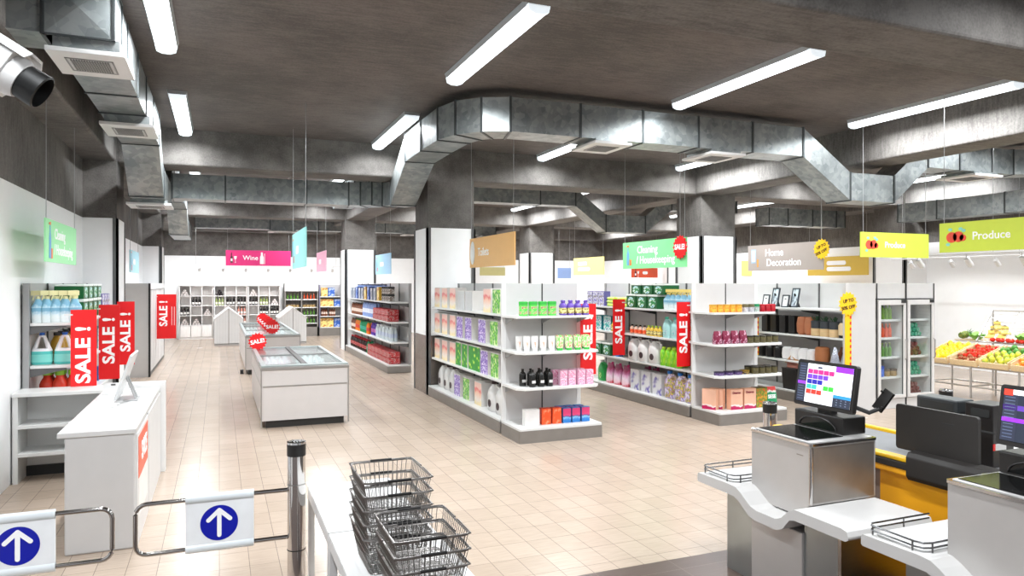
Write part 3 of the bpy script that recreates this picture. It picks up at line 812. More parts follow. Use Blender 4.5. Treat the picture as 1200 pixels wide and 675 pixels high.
GOLD = M('gold_lid', 'd9a94e', .3, metal=.6); AMBER = ART('print_amber', [(0, 'f7c95a'), (.5, 'f6b23c'), (.65, 'd06a20'), (.75, 'f3d68a')], 'noise', 4)
OLIVE = ART('print_dark_jar', [(0, '38321f'), (.5, '524a2c'), (.62, '6b6238'), (.75, '2c2818')], 'noise', 4)
DKLID = M('dark_lid', '2e2b22', .4, metal=.3)
DKLAB = M('dark_label', '3a2a2e', .5)
KIND = {}
K = KIND
K['orange_carton'] = carton('detergent_carton', .3, .2, .345, A_OR)
K['purple_carton'] = carton('detergent_carton', .3, .2, .34, A_PU)
K['green_carton'] = carton('detergent_carton', .3, .2, .34, A_GR)
K['leaf_carton'] = carton('detergent_carton', .52, .2, .37, A_DG)
K['slim_leaf_carton'] = carton('detergent_carton', .26, .16, .37, A_DG)
K['grey_carton'] = carton('storage_box', .34, .28, .3, M('grey_box', 'c9c9c9', .4))
K['white_jug'] = jug('bleach_jug', .25, .17, .42, WHP, DKLAB, DKLAB)
K['green_jar'] = can('bath_jar', .058, .185, LIMEG, LIMED, A_FACE, .22)
def violet_bottle():
    b = bottle('shampoo_bottle', .048, .195, VIO, VIO, A_YEL, .62, .45)()
    return b
K['violet_bottle'] = violet_bottle
K['white_tube'] = tube_pack('cream_tube', .1, .19, WHP, WHP, A_TUBE)
K['lime_tube'] = tube_pack('cream_tube', .105, .19, A_LIM, LIMED, A_TUBE)
K['black_bottle'] = bottle('shampoo_bottle', .047, .22, BLKP, BLKP, None, .66, .3, lab=(.2, .35))
def blk():
    b = bottle('shampoo_bottle', .046, .22, BLKP, BLKP, None, .66, .3)()
    MB().box(-.025, -.048, .05, .025, -.0445, .085).build('label', WHP, b)
    return b
K['black_bottle'] = blk
K['pink_pack'] = carton('soap_pack', .1, .07, .19, A_PK, M('pink_side', 'eec0d6', .4))
K['white_pack'] = carton('refill_pack', .2, .1, .2, M('pale_pack', 'e4e0de', .4, vary=.08), BOXT)
K['orange_pack'] = carton('refill_pack', .125, .09, .205, A_RO, M('orange_side', 'd8431b', .4))
K['blue_pack'] = carton('refill_pack', .115, .09, .19, A_BLUE, M('blue_side', '2a6cb4', .4))
K['violet_pack'] = carton('tablet_pack', .2, .14, .27, A_VPK, M('violet_side', '6a60ae', .4))
K['wipes'] = lambda: MB().loft([ring(0, 0, 0, .2, .09, 14, .5), ring(0, 0, .03, .22, .11, 14, .5), ring(0, 0, .055, .2, .09, 14, .5)]).build('wipes_pack', A_WIPE)
def tabletbox():
    b = MB().box(-.15, -.15, 0, .15, .15, .2).build('tablet_tub', M('tub_green', '0d5a2c', .35), bev=.01)
    MB().prism([(.1 * math.cos(i * PI / 8), .1 + .085 * math.sin(i * PI / 8)) for i in range(16)], -.154, -.151, 'y').build('label', A_TAB, b)
    MB().box(-.155, -.155, .2, .155, .155, .232).build('lid', M('tub_lid', 'dfe6e0', .4), b, bev=.006)
    return b
K['tablet_tub'] = tabletbox
K['window_spray'] = spray('window_cleaner', .12, .31, A_SPR, M('spray_trigger', 'e8d27a', .4), A_SPR)
K['teal_box'] = carton('cleaner_box', .26, .16, .27, A_TEAL, M('teal_side', '2f8f9a', .4))
K['small_dark_cap'] = bottle('toilet_bottle', .04, .16, A_TUBE, BLKP, A_RO, .6, .4)
K['gold_bottle'] = bottle('polish_bottle', .045, .17, M('polish_gold', 'd9b23c', .3), M('polish_lime', 'a8c83a', .4), A_YEL, .62, .4)
K['teal_jug'] = jug('floor_cleaner_jug', .2, .13, .33, M('teal_plastic', 'a8d8d6', .25), M('mint_cap', '4cb89a', .4), A_TEAL)
K['gold_trigger'] = spray('trigger_cleaner', .13, .31, M('gold_liquid', 'd88a1c', .3), M('dark_trigger', '5a4a20', .4), A_PK)
K['lime_bottle'] = bottle('dish_soap_bottle', .062, .3, A_LIMB, M('lime_cap', 'c8e84a', .4), None, .72, .4)
K['pink_pouch'] = pouch('softener_pouch', .24, .14, .36, A_PPO, M('pouch_cap', 'b01c60', .4))
K['green_jug'] = jug('green_jug', .24, .16, .38, M('green_plastic', '2aa04c', .3), WHP, A_GR)
K['window_pack'] = carton('washing_powder', .26, .2, .34, A_WPK, M('pack_side', 'dcdcdf', .4))
def flower_jug():
    b = jug('softener_jug', .26, .17, .42, A_JUGF, M('blue_cap', '2573c4', .35), None)()
    return b
K['flower_jug'] = flower_jug
K['gold_jar'] = can('honey_jar', .055, .115, AMBER, GOLD, None, .2)
K['grey_tin'] = can('spice_tin', .045, .115, ART('print_tin', [(0, 'd8d8d8'), (.45, 'bfbfc4'), (.5, '6a5a70'), (.6, 'd9d9d9')], 'noise', 6, stretch=(3, 3, .5)), M('tin_lid', '6a6448', .4), None, .4)
K['green_lid_jar'] = can('sauce_jar', .045, .115, ART('print_green_jar', [(0, 'cfd8d0'), (.5, '8a9a90'), (.7, 'e8ece8')], 'noise', 5), M('jar_green', '2a8a5a', .4), None, .35)
K['red_cup'] = can('paste_jar', .048, .11, M('paste_red', 'a81424', .3), M('paste_lid', 'c01828', .4), None, .15)
K['magenta_pouch'] = pouch('coffee_pouch', .135, .1, .185, A_MAG)
K['dark_jar'] = can('pesto_jar', .055, .105, OLIVE, DKLID, None, .18)
K['flat_tin'] = can('fish_tin', .075, .05, ART('print_fish', [(0, '2a2a40'), (.45, '5a3a78'), (.55, '1a2a50'), (.7, 'c8a8d0')], 'noise', 4), M('fish_lid', '3f3350', .35, metal=.5), None, .25)
K['gold_flat_tin'] = can('fish_tin', .075, .055, ART('print_fish_gold', [(0, '1e2a4a'), (.5, '2a2430'), (.6, 'd8b03a')], 'noise', 4), M('fish_gold', '9a7a2a', .35, metal=.5), None, .3)
K['rose_carton'] = carton('cereal_carton', .21, .1, .29, A_ROS, M('rose_side', 'e8b294', .45))
K['olive_carton'] = carton('pasta_carton', .2, .12, .29, A_ORG, M('olive_side', '5a4a1c', .45))
K['sese_bag'] = pouch('snack_bag', .21, .12, .29, A_GRN)
# decor
VB = M('black_ceramic', '1b1a1a', .35); VT = M('terracotta', 'b5714e', .6, vary=.1); VW = M('white_ceramic', 'f0eeee', .4)
WOODS = M('pale_wood', 'd8b98a', .55, vary=.1, aniso=(1, 1, 10)); SLATE = M('slate_ceramic', '3a3f44', .5)
K['black_vase'] = vase('square_vase', [(.095, 0), (.1, .01), (.1, .3), (.09, .305), (.085, .3), (.08, .05), (0, .05)], VB, 4)
K['terracotta_vase'] = vase('tall_vase', [(.06, 0), (.095, .05), (.1, .18), (.08, .28), (.075, .3), (.065, .28), (.08, .05), (0, .05)], VT, 16)
def planter():
    b = MB().lathe([(.085, 0), (.09, .005), (.09, .125), (0, .125)], 18).build('planter', WOODS)
    MB().lathe([(.09, .126), (.09, .24), (.08, .25), (.07, .25)], 18).build('upper_pot', SLATE, b)
    lf = MB()
    for i in range(22):
        a = random.uniform(0, 2 * PI); q = random.uniform(.0, .055); h = random.uniform(.05, .09)
        x, y = q * math.cos(a), q * math.sin(a)
        lf.tube([(x * .6, y * .6, .235), (x, y, .24 + h * .6), (x * 1.6, y * 1.6, .24 + h)], .008, 5)
    lf.build('succulent', M('succulent_green', '35533a', .5, vary=.2), b)
    return b
K['planter'] = planter
def carafe():
    b = MB().lathe([(.075, .04), (.085, .05), (.085, .2), (.06, .24)], 16).build('carafe', M('carafe_wood', 'e0c8a0', .5))
    MB().lathe([(.07, 0), (.078, .01), (.078, .045)], 16).build('base', BLACK, b)
    MB().lathe([(.06, .235), (.03, .28), (.03, .33), (.045, .34), (0, .34)], 12).build('stopper', BLACK, b)
    return b
K['carafe'] = carafe
K['white_vase'] = vase('round_vase', [(.06, 0), (.09, .02), (.095, .1), (.085, .19), (.06, .215), (.05, .205), (.07, .04), (0, .04)], VW, 16)
K['brown_jar'] = vase('barrel_jar', [(.1, 0), (.115, .03), (.12, .14), (.11, .25), (.09, .27), (.075, .262), (.09, .05), (0, .05)], M('brown_clay', 'b06f45', .5, vary=.08), 18)
K['black_jar'] = vase('faceted_jar', [(.085, 0), (.1, .03), (.1, .17), (.08, .2), (.06, .19), (.08, .04), (0, .04)], VB, 8)
def lantern():
    b = MB().lathe([(.115, 0), (.115, .02), (.02, .29), (0, .3)], 4).build('metal_teepee', M('silver_leaf', 'b7b9c4', .25, metal=.8, vary=.1))
    fr_ = MB()
    for i in range(4):
        a = i * PI / 2
        fr_.tube([(.118 * math.cos(a), .118 * math.sin(a), 0), (0, 0, .32)], .006, 5)
    fr_.build('edge_rod', ALU, b)
    return b
K['lantern'] = lantern
def leaning_board():
    b = MB().loft([ring(0, 0, 0, .075, .014, 14), ring(0, 0, .14, .08, .014, 14), ring(0, 0, .2, .03, .012, 14), ring(0, 0, .28, .02, .01, 14)]).build('serving_board', VT)
    b.data.transform(Matrix.Rotation(-.25, 4, 'X'))
    return b
K['board'] = leaning_board
def photo_frame(w, h, img):
    def mk():
        r = empty('photo_frame')
        bo = MB()
        t = .02
        for a in ((-w / 2, 0, w / 2, t), (-w / 2, h - t, w / 2, h), (-w / 2, t, -w / 2 + t, h - t), (w / 2 - t, t, w / 2, h - t)):
            bo.box(a[0], -.012, a[1], a[2], .012, a[3])
        fb = bo.build('frame', M('frame_dark', '4a4e54', .35, metal=.3), r)
        MB().box(-w / 2 + t, -.006, t, w / 2 - t, .006, h - t).build('picture', img, r)
        MB().prism([(.012, h * .7), (.02, h * .7), (.13, 0), (.115, 0)], -.02, .02, 'x').build('strut', GAP, r)
        for c in kids(r): c.rotation_euler = (-.2, 0, 0) if c.name.split('.')[0] != 'strut' else (0, 0, 0)
        return r
    return mk
K['frame_small'] = photo_frame(.16, .22, M('frame_paper', 'f4f4f4', .5))
K['frame_tall'] = photo_frame(.17, .34, ART('print_photo', [(0, 'e8eef2'), (.45, 'd6e2ea'), (.6, '5f6a74'), (.7, 'eef2f4')], 'noise', 2))
def birdhouse():
    b = MB().prism([(-.12, 0), (.12, 0), (.12, .08), (0, .2), (-.12, .08)], -.09, .09, 'y').build('birdhouse', M('birdhouse_pink', 'b9786a', .6))
    for s in (-1, 1):
        MB().prism([(s * .14, .075), (0, .205), (0, .222), (s * .155, .08)], -.11, .11, 'y').build('roof_board', M('birdhouse_wood', 'cfa072', .6), b)
    return b
K['birdhouse'] = birdhouse
# drinks, wine, fridge
A_COLA = ART('print_can_pack', [(0, '8a0810'), (.42, 'b00c16'), (.53, 'a80a14'), (.57, 'e8c8c4'), (.61, '5a0a0c'), (.75, 'b81018')], 'noise', 5)
def canpack():
    b = MB().box(-.2, -.13, 0, .2, .13, .13).build('can_pack', A_COLA, bev=.012)
    tp = MB()
    for i in range(6):
        for j in range(4): tp.lathe([(.028, .128), (.026, .134), (0, .134)], 8, (-.166 + i * .066, -.098 + j * .066, 0))
    tp.build('can_tops', M('can_silver', '9a2a2c', .3, metal=.4), b)
    return b
K['can_pack'] = canpack
def bottlepack(name, body, cap, lab):
    def mk():
        b = MB()
        prof = [(.04, 0), (.043, .02), (.043, .2), (.03, .25), (.014, .28), (.014, .3)]
        for i in range(3):
            for j in range(2): b.lathe(prof, 8, (-.09 + i * .09, -.045 + j * .09, 0))
        o = b.build(name, body)
        c = MB(); l = MB()
        for i in range(3):
            for j in range(2):
                c.lathe([(.018, .29), (.018, .315), (0, .315)], 8, (-.09 + i * .09, -.045 + j * .09, 0))
                l.lathe([(.0435, .08), (.0435, .17)], 8, (-.09 + i * .09, -.045 + j * .09, 0))
        c.build('caps', cap, o); l.build('labels', lab, o)
        return o
    return mk
K['cola_pack'] = bottlepack('bottle_pack', M('cola_brown', '2c1512', .2), M('cola_cap', 'b01420', .4), A_COLA)
K['water_pack'] = bottlepack('bottle_pack', M('water_clear', 'cdd8dc', .15), M('water_cap', 'd8dce0', .4), M('water_label', 'b8c4d8', .4))
K['bluewater_pack'] = bottlepack('bottle_pack', M('water_blue', '8fa6d6', .15), M('water_cap_dark', '3a3f55', .4), M('water_label_white', 'dfe3ee', .4))
K['orange_drink'] = bottlepack('bottle_pack', M('drink_orange', 'e07a24', .2), M('drink_cap_g', '3a8a3a', .4), M('drink_label_r', 'c8382c', .4))
K['green_drink'] = bottlepack('bottle_pack', M('drink_green', '1f8a5a', .2), M('drink_cap_dg', '1a5a3a', .4), M('drink_label_t', '3aa088', .4))
K['purple_drink'] = bottlepack('bottle_pack', M('drink_purple', '5a3a9c', .2), M('drink_cap_p', '3a2880', .4), M('drink_label_p', 'c06ab0', .4))
K['brown_pack'] = bottlepack('bottle_pack', M('tea_brown', '7a4a34', .2), M('tea_cap', '3a2a20', .4), M('tea_label', 'e0cabc', .4))
K['snack_yellow'] = carton('coffee_box', .24, .16, .33, ART('print_coffee_y', [(0, 'f0d050'), (.5, 'f6e090'), (.62, 'b04a2a'), (.75, 'e8c030')], 'noise', 3), M('coffee_side', 'caa030', .4))
K['snack_blue'] = carton('coffee_box', .24, .16, .33, ART('print_coffee_b', [(0, '2a4fa0'), (.5, '3a68c0'), (.62, 'c8d4ec'), (.75, '1f3a80')], 'noise', 3), M('coffee_side_b', '24448c', .4))
K['snack_grey'] = carton('coffee_box', .24, .16, .3, ART('print_coffee_g', [(0, 'b8bcc4'), (.5, '8a93a4'), (.62, 'e4e6ea'), (.75, '5c6478')], 'noise', 3), M('coffee_side_g', '8a909c', .4))
K['dark_jar_big'] = can('coffee_jar', .085, .17, ART('print_coffee_jar', [(0, 'd8c8b8'), (.5, '6a5a50'), (.65, 'e6e0da')], 'noise', 4), GAP, None, .3)
WINE = M('wine_glass_dark', '1a0f12', .12, coat=.5)
def winebottle(body, lab):
    def mk():
        b = MB().lathe([(.037, 0), (.04, .008), (.04, .19), (.034, .215), (.0145, .24), (.0145, .295), (.017, .297), (.017, .31), (0, .31)], 10).build('wine_bottle', body)
        MB().lathe([(.0408, .045), (.0408, .12)], 10).build('label', lab, b)
        return b
    return mk
K['red_wine'] = winebottle(WINE, M('wine_label', 'f0ece6', .5))
K['white_wine'] = winebottle(M('wine_green', '8a9a5a', .15), M('wine_label_cream', 'f2eed8', .5))
K['rose_wine'] = winebottle(M('wine_rose', 'd99a8a', .15), M('wine_label_white', 'f4efec', .5))
def lying(body):
    def mk():
        b = MB().lathe([(.037, 0), (.04, .008), (.04, .19), (.034, .215), (.0145, .24), (.0145, .3), (0, .3)], 10, (0, 0, 0), axis='y')
        b.xf(Matrix.Translation((0, .0, .0405)) @ Matrix.Scale(-1, 4, (0, 1, 0)))
        return b.build('wine_bottle', body)
    return mk
K['lying_red'] = lying(WINE)
K['lying_pale'] = lying(M('bottle_end_pale', 'cfc6c2', .3))
K['lying_green'] = lying(M('bottle_emerald', '148a66', .15, coat=.3))
K['lying_maroon'] = lying(M('bottle_maroon', '6a2a2a', .15, coat=.3))
def slimbottle(body, cap):
    return bottle('juice_bottle', .034, .26, body, cap, None, .55, .38)
K['lime_juice'] = slimbottle(M('juice_lime', '7aa82c', .2), M('juice_cap_l', 'b8c850', .4))
K['orange_juice'] = slimbottle(M('juice_orange', 'd8532c', .2), M('juice_cap_o', 'e08a60', .4))
K['green_juice'] = slimbottle(M('juice_green', '5a8a34', .2), M('juice_cap_g', 'a0b070', .4))
K['cocoa_jar'] = can('dessert_pot', .07, .14, M('pot_tan', 'a58a5c', .4), M('pot_lid', '5c5044', .4), None, .3)
K['blue_jar'] = can('dessert_pot', .075, .17, M('pot_blue', '3a6fd8', .4), M('pot_lid_b', '2a50b0', .4), None, .25)
K['ketchup'] = bottle('sauce_bottle', .04, .2, M('sauce_red', 'd8402a', .25), M('sauce_cap', '8ac83a', .4), ART('print_sauce', [(0, 'e85a2a'), (.5, 'f0a040'), (.65, 'c02a20')], 'noise', 4), .6, .5)
K['window_spray_big'] = spray('window_cleaner', .13, .34, A_SPR, M('spray_trigger_y', 'ddd8a4', .4), A_SPR)
def handlejug():
    w, h, d = .2, .34, .13
    b = MB().loft([ring(0, 0, 0, w * .46, d * .45, 16, .6), ring(0, 0, .015, w * .5, d * .5, 16, .6), ring(0, 0, h * .42, w * .48, d * .48, 16, .6)]).build('cleaner_jug', M('aqua_liquid', '58c4bc', .2))
    fr_ = MB()
    fr_.loft([ring(0, 0, h * .42, w * .48, d * .48, 16, .6), ring(0, 0, h * .5, w * .44, d * .4, 16, .7)])
    for s in (-1, 1):
        fr_.loft([ring(s * w * .32, 0, h * .48, w * .13, d * .3, 8), ring(s * w * .1, 0, h * .9, w * .08, d * .2, 8)])
    fr_.lathe([(w * .13, h * .86), (w * .1, h * .94)], 12)
    fr_.build('handle', M('jug_white', 'e8eaec', .3), b)
    MB().lathe([(w * .13, h * .92), (w * .13, h), (0, h)], 12).build('cap', M('jug_cap', '2a62b8', .4), b)
    MB().loft([ring(0, 0, h * .08, w * .505, d * .505, 16, .6), ring(0, 0, h * .32, w * .498, d * .498, 16, .6)]).build('label', M('aqua_label', '7fd6cc', .35), b)
    return b
K['handle_jug'] = handlejug
K['amber_jug'] = jug('amber_jug', .2, .13, .33, M('amber_plastic', 'a8801c', .3), GAP, None)
# ================================================================ STOCKING THE SHELVES
FARE = 'from the pillar end'
g = 'goods on the detergent gondola'
w = 'top shelf, detergent gondola'
row('orange_carton', f1, R90, [.17, .62, 1.07], .22, 1.58, 'white carton with orange swirl', w, 'carton', g, FARE)
row('grey_carton', f1, R90, [1.52, 1.9], .26, 1.58, 'plain grey storage box', w, 'box', g, FARE)
row('orange_carton', f1, R90, [2.72], .22, 1.58, 'lone orange swirl carton past the grey boxes', w, 'carton', g)
row('green_carton', f1, R90, [3.1], .22, 1.58, 'green leafy detergent carton at the near end', w, 'carton', g)
w = 'second shelf, detergent gondola'
row('orange_carton', f1, R90, [.17, .62, 1.07], .22, 1.13, 'white carton with orange swirl', w, 'carton', g, FARE)
row('purple_carton', f1, R90, [1.45, 1.88, 2.5], .22, 1.13, 'purple flowered detergent carton', w, 'carton', g, FARE)
row('green_carton', f1, R90, [3.0], .22, 1.13, 'green leafy detergent carton at the near end', w, 'carton', g)
w = 'third shelf, detergent gondola'
row('orange_carton', f1, R90, [.17, .62, 1.07], .22, .68, 'white carton with orange swirl', w, 'carton', g, FARE)
row('slim_leaf_carton', f1, R90, [1.38, 1.7], .2, .68, 'slim dark green leaf carton', w, 'carton', g, FARE)
row('leaf_carton', f1, R90, [2.16], .22, .68, 'wide green carton with yellow blossoms', w, 'carton', g)
row('purple_carton', f1, R90, [2.6], .22, .68, 'purple flowered detergent carton', w, 'carton', g)
row('green_carton', f1, R90, [3.03], .22, .68, 'green leafy detergent carton at the near end', w, 'carton', g)
w = 'bottom deck, detergent gondola'
row('white_jug', f1, R90, [.3, .62, .94], .24, .182, 'white jug with dark cap', w, 'jug', g, FARE, sc=(1.15, 1.35, 1))
row('purple_carton', f1, R90, [1.32], .22, .182, 'purple flowered detergent carton', w, 'carton', g)
row('green_carton', f1, R90, [1.78], .22, .182, 'green leafy detergent carton', w, 'carton', g)
row('orange_carton', f1, R90, [2.33], .22, .182, 'orange swirl carton', w, 'carton', g)
row('white_jug', f1, R90, [2.86, 3.18], .22, .182, 'white dark-capped jug at the near end', w, 'jug', g, FARE, sc=(1.15, 1.35, 1))
g = 'goods on the nearest end-cap'
w = 'top shelf of the nearest end-cap'
row('green_jar', fe1, 0, [.17, .305, .44, .575], .28, 1.58, 'squat lime green jar', w, 'jar', g)
row('violet_bottle', fe1, 0, [.74, .85, .96, 1.07], .28, 1.58, 'violet bottle with yellow label', w, 'bottle', g)
row('violet_bottle', fe1, 0, [.79, .9, 1.01], .4, 1.58, 'violet bottle in the back row', w, 'bottle', g)
w = 'second shelf of the nearest end-cap'
row('white_tube', fe1, 0, [.17, .28, .4, .52], .17, 1.13, 'white cream tube in front', w, 'tube', g)
row('white_tube', fe1, 0, [.12, .225, .34, .46], .3, 1.13, 'white cream tube behind', w, 'tube', g)
row('lime_tube', fe1, 0, [.64, .77, .9, 1.03], .17, 1.13, 'lime green cream tube in front', w, 'tube', g)
row('lime_tube', fe1, 0, [.69, .82, .95, 1.07], .3, 1.13, 'lime green cream tube behind', w, 'tube', g)
w = 'third shelf of the nearest end-cap'
row('black_bottle', fe1, 0, [.24, .36, .48], .15, .68, 'black shampoo bottle in front', w, 'bottle', g)
row('black_bottle', fe1, 0, [.16, .27, .39, .5], .28, .68, 'black shampoo bottle behind', w, 'bottle', g)
row('pink_pack', fe1, 0, [.67, .79, .93, 1.05], .15, .68, 'pink patterned pack in front', w, 'pack', g)
row('pink_pack', fe1, 0, [.62, .74, .87, .99], .28, .68, 'pink patterned pack behind', w, 'pack', g)
w = 'bottom deck of the nearest end-cap'
row('white_pack', fe1, 0, [.25], .22, .182, 'crumpled pale refill pack', w, 'pack', g)
row('orange_pack', fe1, 0, [.45, .6], .22, .182, 'bright orange pack', w, 'pack', g)
row('blue_pack', fe1, 0, [.745, .88, 1.02], .22, .182, 'blue pink-banded pack in front', w, 'pack', g)
row('blue_pack', fe1, 0, [.73, .86, 1.0], .36, .182, 'blue pink-banded pack behind', w, 'pack', g)
g = 'goods on the cleaning gondola'
w = 'top shelf, cleaning gondola'
row('violet_pack', f2, R90, [.2, .42, .64], .2, 1.58, 'violet tablet pack', w, 'pack', g, FARE)
for k in range(3):
    row('wipes', f2, R90, [.98, 1.36], .24, 1.58 + k * .056, f'lime wipes bag, {("bottom", "middle", "top")[k]} of its stack', w, 'wipes', g, FARE, .1)
row('tablet_tub', f2, R90, [1.72, 2.05, 2.38], .26, 1.58, 'dark green tub in the lower tier', w, 'tub', g, FARE)
row('tablet_tub', f2, R90, [1.88, 2.22, 2.56], .26, 1.815, 'dark green tub in the upper tier', w, 'tub', g, FARE, sc=(1, 1, .75))
row('window_spray', f2, R90 + .5, [2.74, 2.88, 3.02, 3.16, 3.32], .18, 1.58, 'teal and white spray bottle', w, 'spray bottle', g, FARE, sc=(1.35, 1.35, 1.05))
w = 'second shelf, cleaning gondola'
row('teal_box', f2, R90, [.5, .85], .22, 1.13, 'teal cleaner box', w, 'box', g, FARE)
row('gold_bottle', f2, R90, [1.06, 1.17, 1.28], .15, 1.13, 'small gold bottle behind the sale flag', w, 'bottle', g, FARE)
row('small_dark_cap', f2, R90, [1.7, 1.83, 1.96, 2.09], .15, 1.13, 'small bottle with dark cap', w, 'bottle', g, FARE)
row('gold_bottle', f2, R90, [2.22, 2.33, 2.44, 2.55], .15, 1.13, 'small yellow-gold polish bottle', w, 'bottle', g, FARE)
row('teal_jug', f2, R90, [2.74, 2.97], .18, 1.13, 'pale teal cleaner jug', w, 'jug', g, FARE)
row('gold_trigger', f2, R90, [3.16, 3.31], .16, 1.13, 'amber trigger bottle', w, 'spray bottle', g, FARE)
w = 'third shelf, cleaning gondola'
row('tablet_tub', f2, R90, [.55, .9], .24, .68, 'dark green tub beyond the sale flag', w, 'tub', g, FARE)
row('blue_pack', f2, R90, [1.18], .2, .68, 'small blue pack', w, 'pack', g)
row('white_jug', f2, R90, [1.76, 2.08, 2.4], .2, .68, 'large white jug with black emblem', w, 'jug', g, FARE, sc=(1.15, 1.4, .98))
row('lime_bottle', f2, R90, [2.66, 2.8, 2.94, 3.08], .15, .68, 'bright lime bottle in front', w, 'bottle', g, FARE)
row('lime_bottle', f2, R90, [2.73, 2.87, 3.01], .29, .68, 'bright lime bottle behind', w, 'bottle', g, FARE)
w = 'bottom deck, cleaning gondola'
row('green_jug', f2, R90, [.62], .2, .182, 'green jug beside the pink pouches', w, 'jug', g)
row('pink_pouch', f2, R90, [.93, 1.2, 1.48], .18, .182, 'pink refill pouch', w, 'pouch', g, FARE)
row('pink_pouch', f2, R90, [1.78, 2.03], .42, .182, 'pink refill pouch behind the white packs', w, 'pouch', g, FARE)
row('window_pack', f2, R90, [1.82, 2.16, 2.5], .22, .182, 'white pack with violet stripe', w, 'pack', g, FARE)
row('flower_jug', f2, R90, [2.84, 3.12, 3.38], .18, .182, 'floral softener jug with blue cap', w, 'jug', g, FARE)
g = 'goods on the grocery end-cap'
w = 'top shelf of the grocery end-cap'
row('gold_jar', fe2, 0, [.1, .212, .325, .437, .55], .28, 1.58, 'amber jar with gold lid', w, 'jar', g)
row('grey_tin', fe2, 0, [.68, .79], .28, 1.58, 'grey tin with dark lid', w, 'tin', g)
row('green_lid_jar', fe2, 0, [.885], .28, 1.58, 'small green-lidded jar', w, 'jar', g)
row('red_cup', fe2, 0, [.985, 1.085, 1.18], .28, 1.58, 'short dark red pot', w, 'pot', g)
w = 'second shelf of the grocery end-cap'
row('magenta_pouch', fe2, 0, [.11, .26, .41, .56], .2, 1.13, 'magenta coffee pouch', w, 'pouch', g)
row('dark_jar', fe2, 0, [.69, .805, .92, 1.035, 1.15], .2, 1.13, 'short dark olive jar', w, 'jar', g)
w = 'third shelf of the grocery end-cap'
row('flat_tin', fe2, 0, [.16, .32, .48], .22, .68, 'flat tin with purple lid', w, 'tin', g)
row('gold_flat_tin', fe2, 0, [.63], .24, .68, 'flat tin with gold lid', w, 'tin', g)
row('dark_jar', fe2, 0, [.77, .885, 1.0, 1.115], .18, .68, 'short dark olive jar in front', w, 'jar', g)
row('dark_jar', fe2, 0, [.75, .865, .98, 1.095], .3, .68, 'short dark olive jar behind', w, 'jar', g)
w = 'bottom deck of the grocery end-cap'
row('rose_carton', fe2, 0, [.42, .66], .2, .182, 'pale pink carton with magenta foot', w, 'carton', g)
row('rose_carton', fe2, -1.1, [.1, .22], .34, .182, 'pale pink carton turned edge-on', w, 'carton', g)
row('olive_carton', fe2, 0, [.88], .22, .182, 'orange and olive pasta carton', w, 'carton', g)
row('sese_bag', fe2, 0, [1.07], .2, .182, 'green snack bag with red top', w, 'bag', g)
for o in [o for o in COL.objects if o.name.startswith('cereal_carton')][:2]:
    text('Deeron', .045, o, (-.08, -.055, .24), M('rose_ink', '8a1a3a', .4), bold=.02)
so = [o for o in COL.objects if o.name.startswith('snack_bag')][0]
text('SESE', .075, so, (-.09, -.057, .15), TXTW, bold=.03, rot=(PI / 2 - .12, 0, 0))
g = 'home decor on the wall gondola'
w = 'top shelf of the decor gondola'
row('frame_tall', f3, R90, [2.2, 2.68], .3, 1.58, 'tall leaning picture frame', w, 'picture frame', g, FARE)
row('frame_small', f3, R90, [2.12, 2.6], .17, 1.58, 'small leaning frame in front', w, 'picture frame', g, FARE)
w = 'second shelf of the decor gondola'
row('black_vase', f3, R90 + PI / 4, [2.1, 2.32, 2.54, 2.76], .24, 1.13, 'square black vase', w, 'vase', g, FARE)
row('terracotta_vase', f3, R90, [2.97, 3.14], .22, 1.13, 'terracotta vase', w, 'vase', g, FARE)
row('planter', f3, R90, [3.3, 3.49, 3.68], .2, 1.13, 'wood and slate planter', w, 'planter', g, FARE)
row('carafe', f3, R90, [3.88], .18, 1.13, 'pale carafe with black stopper', w, 'carafe', g)
w = 'third shelf of the decor gondola'
row('black_jar', f3, R90, [2.0, 2.22, 2.42], .22, .68, 'faceted black jar', w, 'jar', g, FARE)
row('white_vase', f3, R90, [2.64, 2.83, 3.02, 3.2], .2, .68, 'rounded white vase', w, 'vase', g, FARE)
row('brown_jar', f3, R90, [3.4], .22, .68, 'brown clay barrel jar', w, 'jar', g)
row('board', f3, R90, [3.56], .4, .68, 'terracotta board leaning at the back', w, 'board', g)
row('lantern', f3, R90, [3.66, 3.87], .22, .68, 'silver teepee lantern', w, 'lantern', g, FARE)
def bin_():
    b = MB()
    b.loft([[(-.15, -.15, 0), (.15, -.15, 0), (.15, .15, 0), (-.15, .15, 0)], [(-.165, -.165, .36), (.165, -.165, .36), (.165, .165, .36), (-.165, .165, .36)]], 0, False)
    b.build
    o = b.build('square_planter', VB)
    MB().box(-.172, -.172, .345, .172, .172, .365).build('rim', VB, o, bev=.005)
    return o
K['bin'] = bin_
p = f3(2.82, .22, .183)
put('bin', p, R90, 'square black planter box carrying a pink birdhouse, bottom deck of the decor gondola', 'planter', g)
put('birdhouse', f3(2.82, .22, .55), R90, 'small pink birdhouse with wooden roof on top of the black planter box', 'birdhouse', g)
g = 'goods on the left wall gondola'
w = 'top shelf, left wall gondola'
for yy, nm in ((.09, 'nearest the aisle'), (.175, 'second from the aisle'), (.26, 'third from the aisle'), (.345, 'fourth from the aisle'), (.43, 'nearest the wall')):
    put('window_spray_big', fl(.13, yy, 1.581), .3, f'pale window cleaner spray, front row, {nm}, ' + w, 'spray bottle', g)
for yy, nm in ((.12, 'nearest the aisle'), (.22, 'second from the aisle'), (.31, 'third from the aisle'), (.4, 'nearest the wall')):
    put('window_spray_big', fl(.27, yy, 1.581), .3, f'pale window cleaner spray, second row, {nm}, ' + w, 'spray bottle', g)
row('window_spray_big', fl, PI / 2, [.46, .62], .16, 1.58, 'window cleaner spray along the edge', w, 'spray bottle', g, 'from the near end')
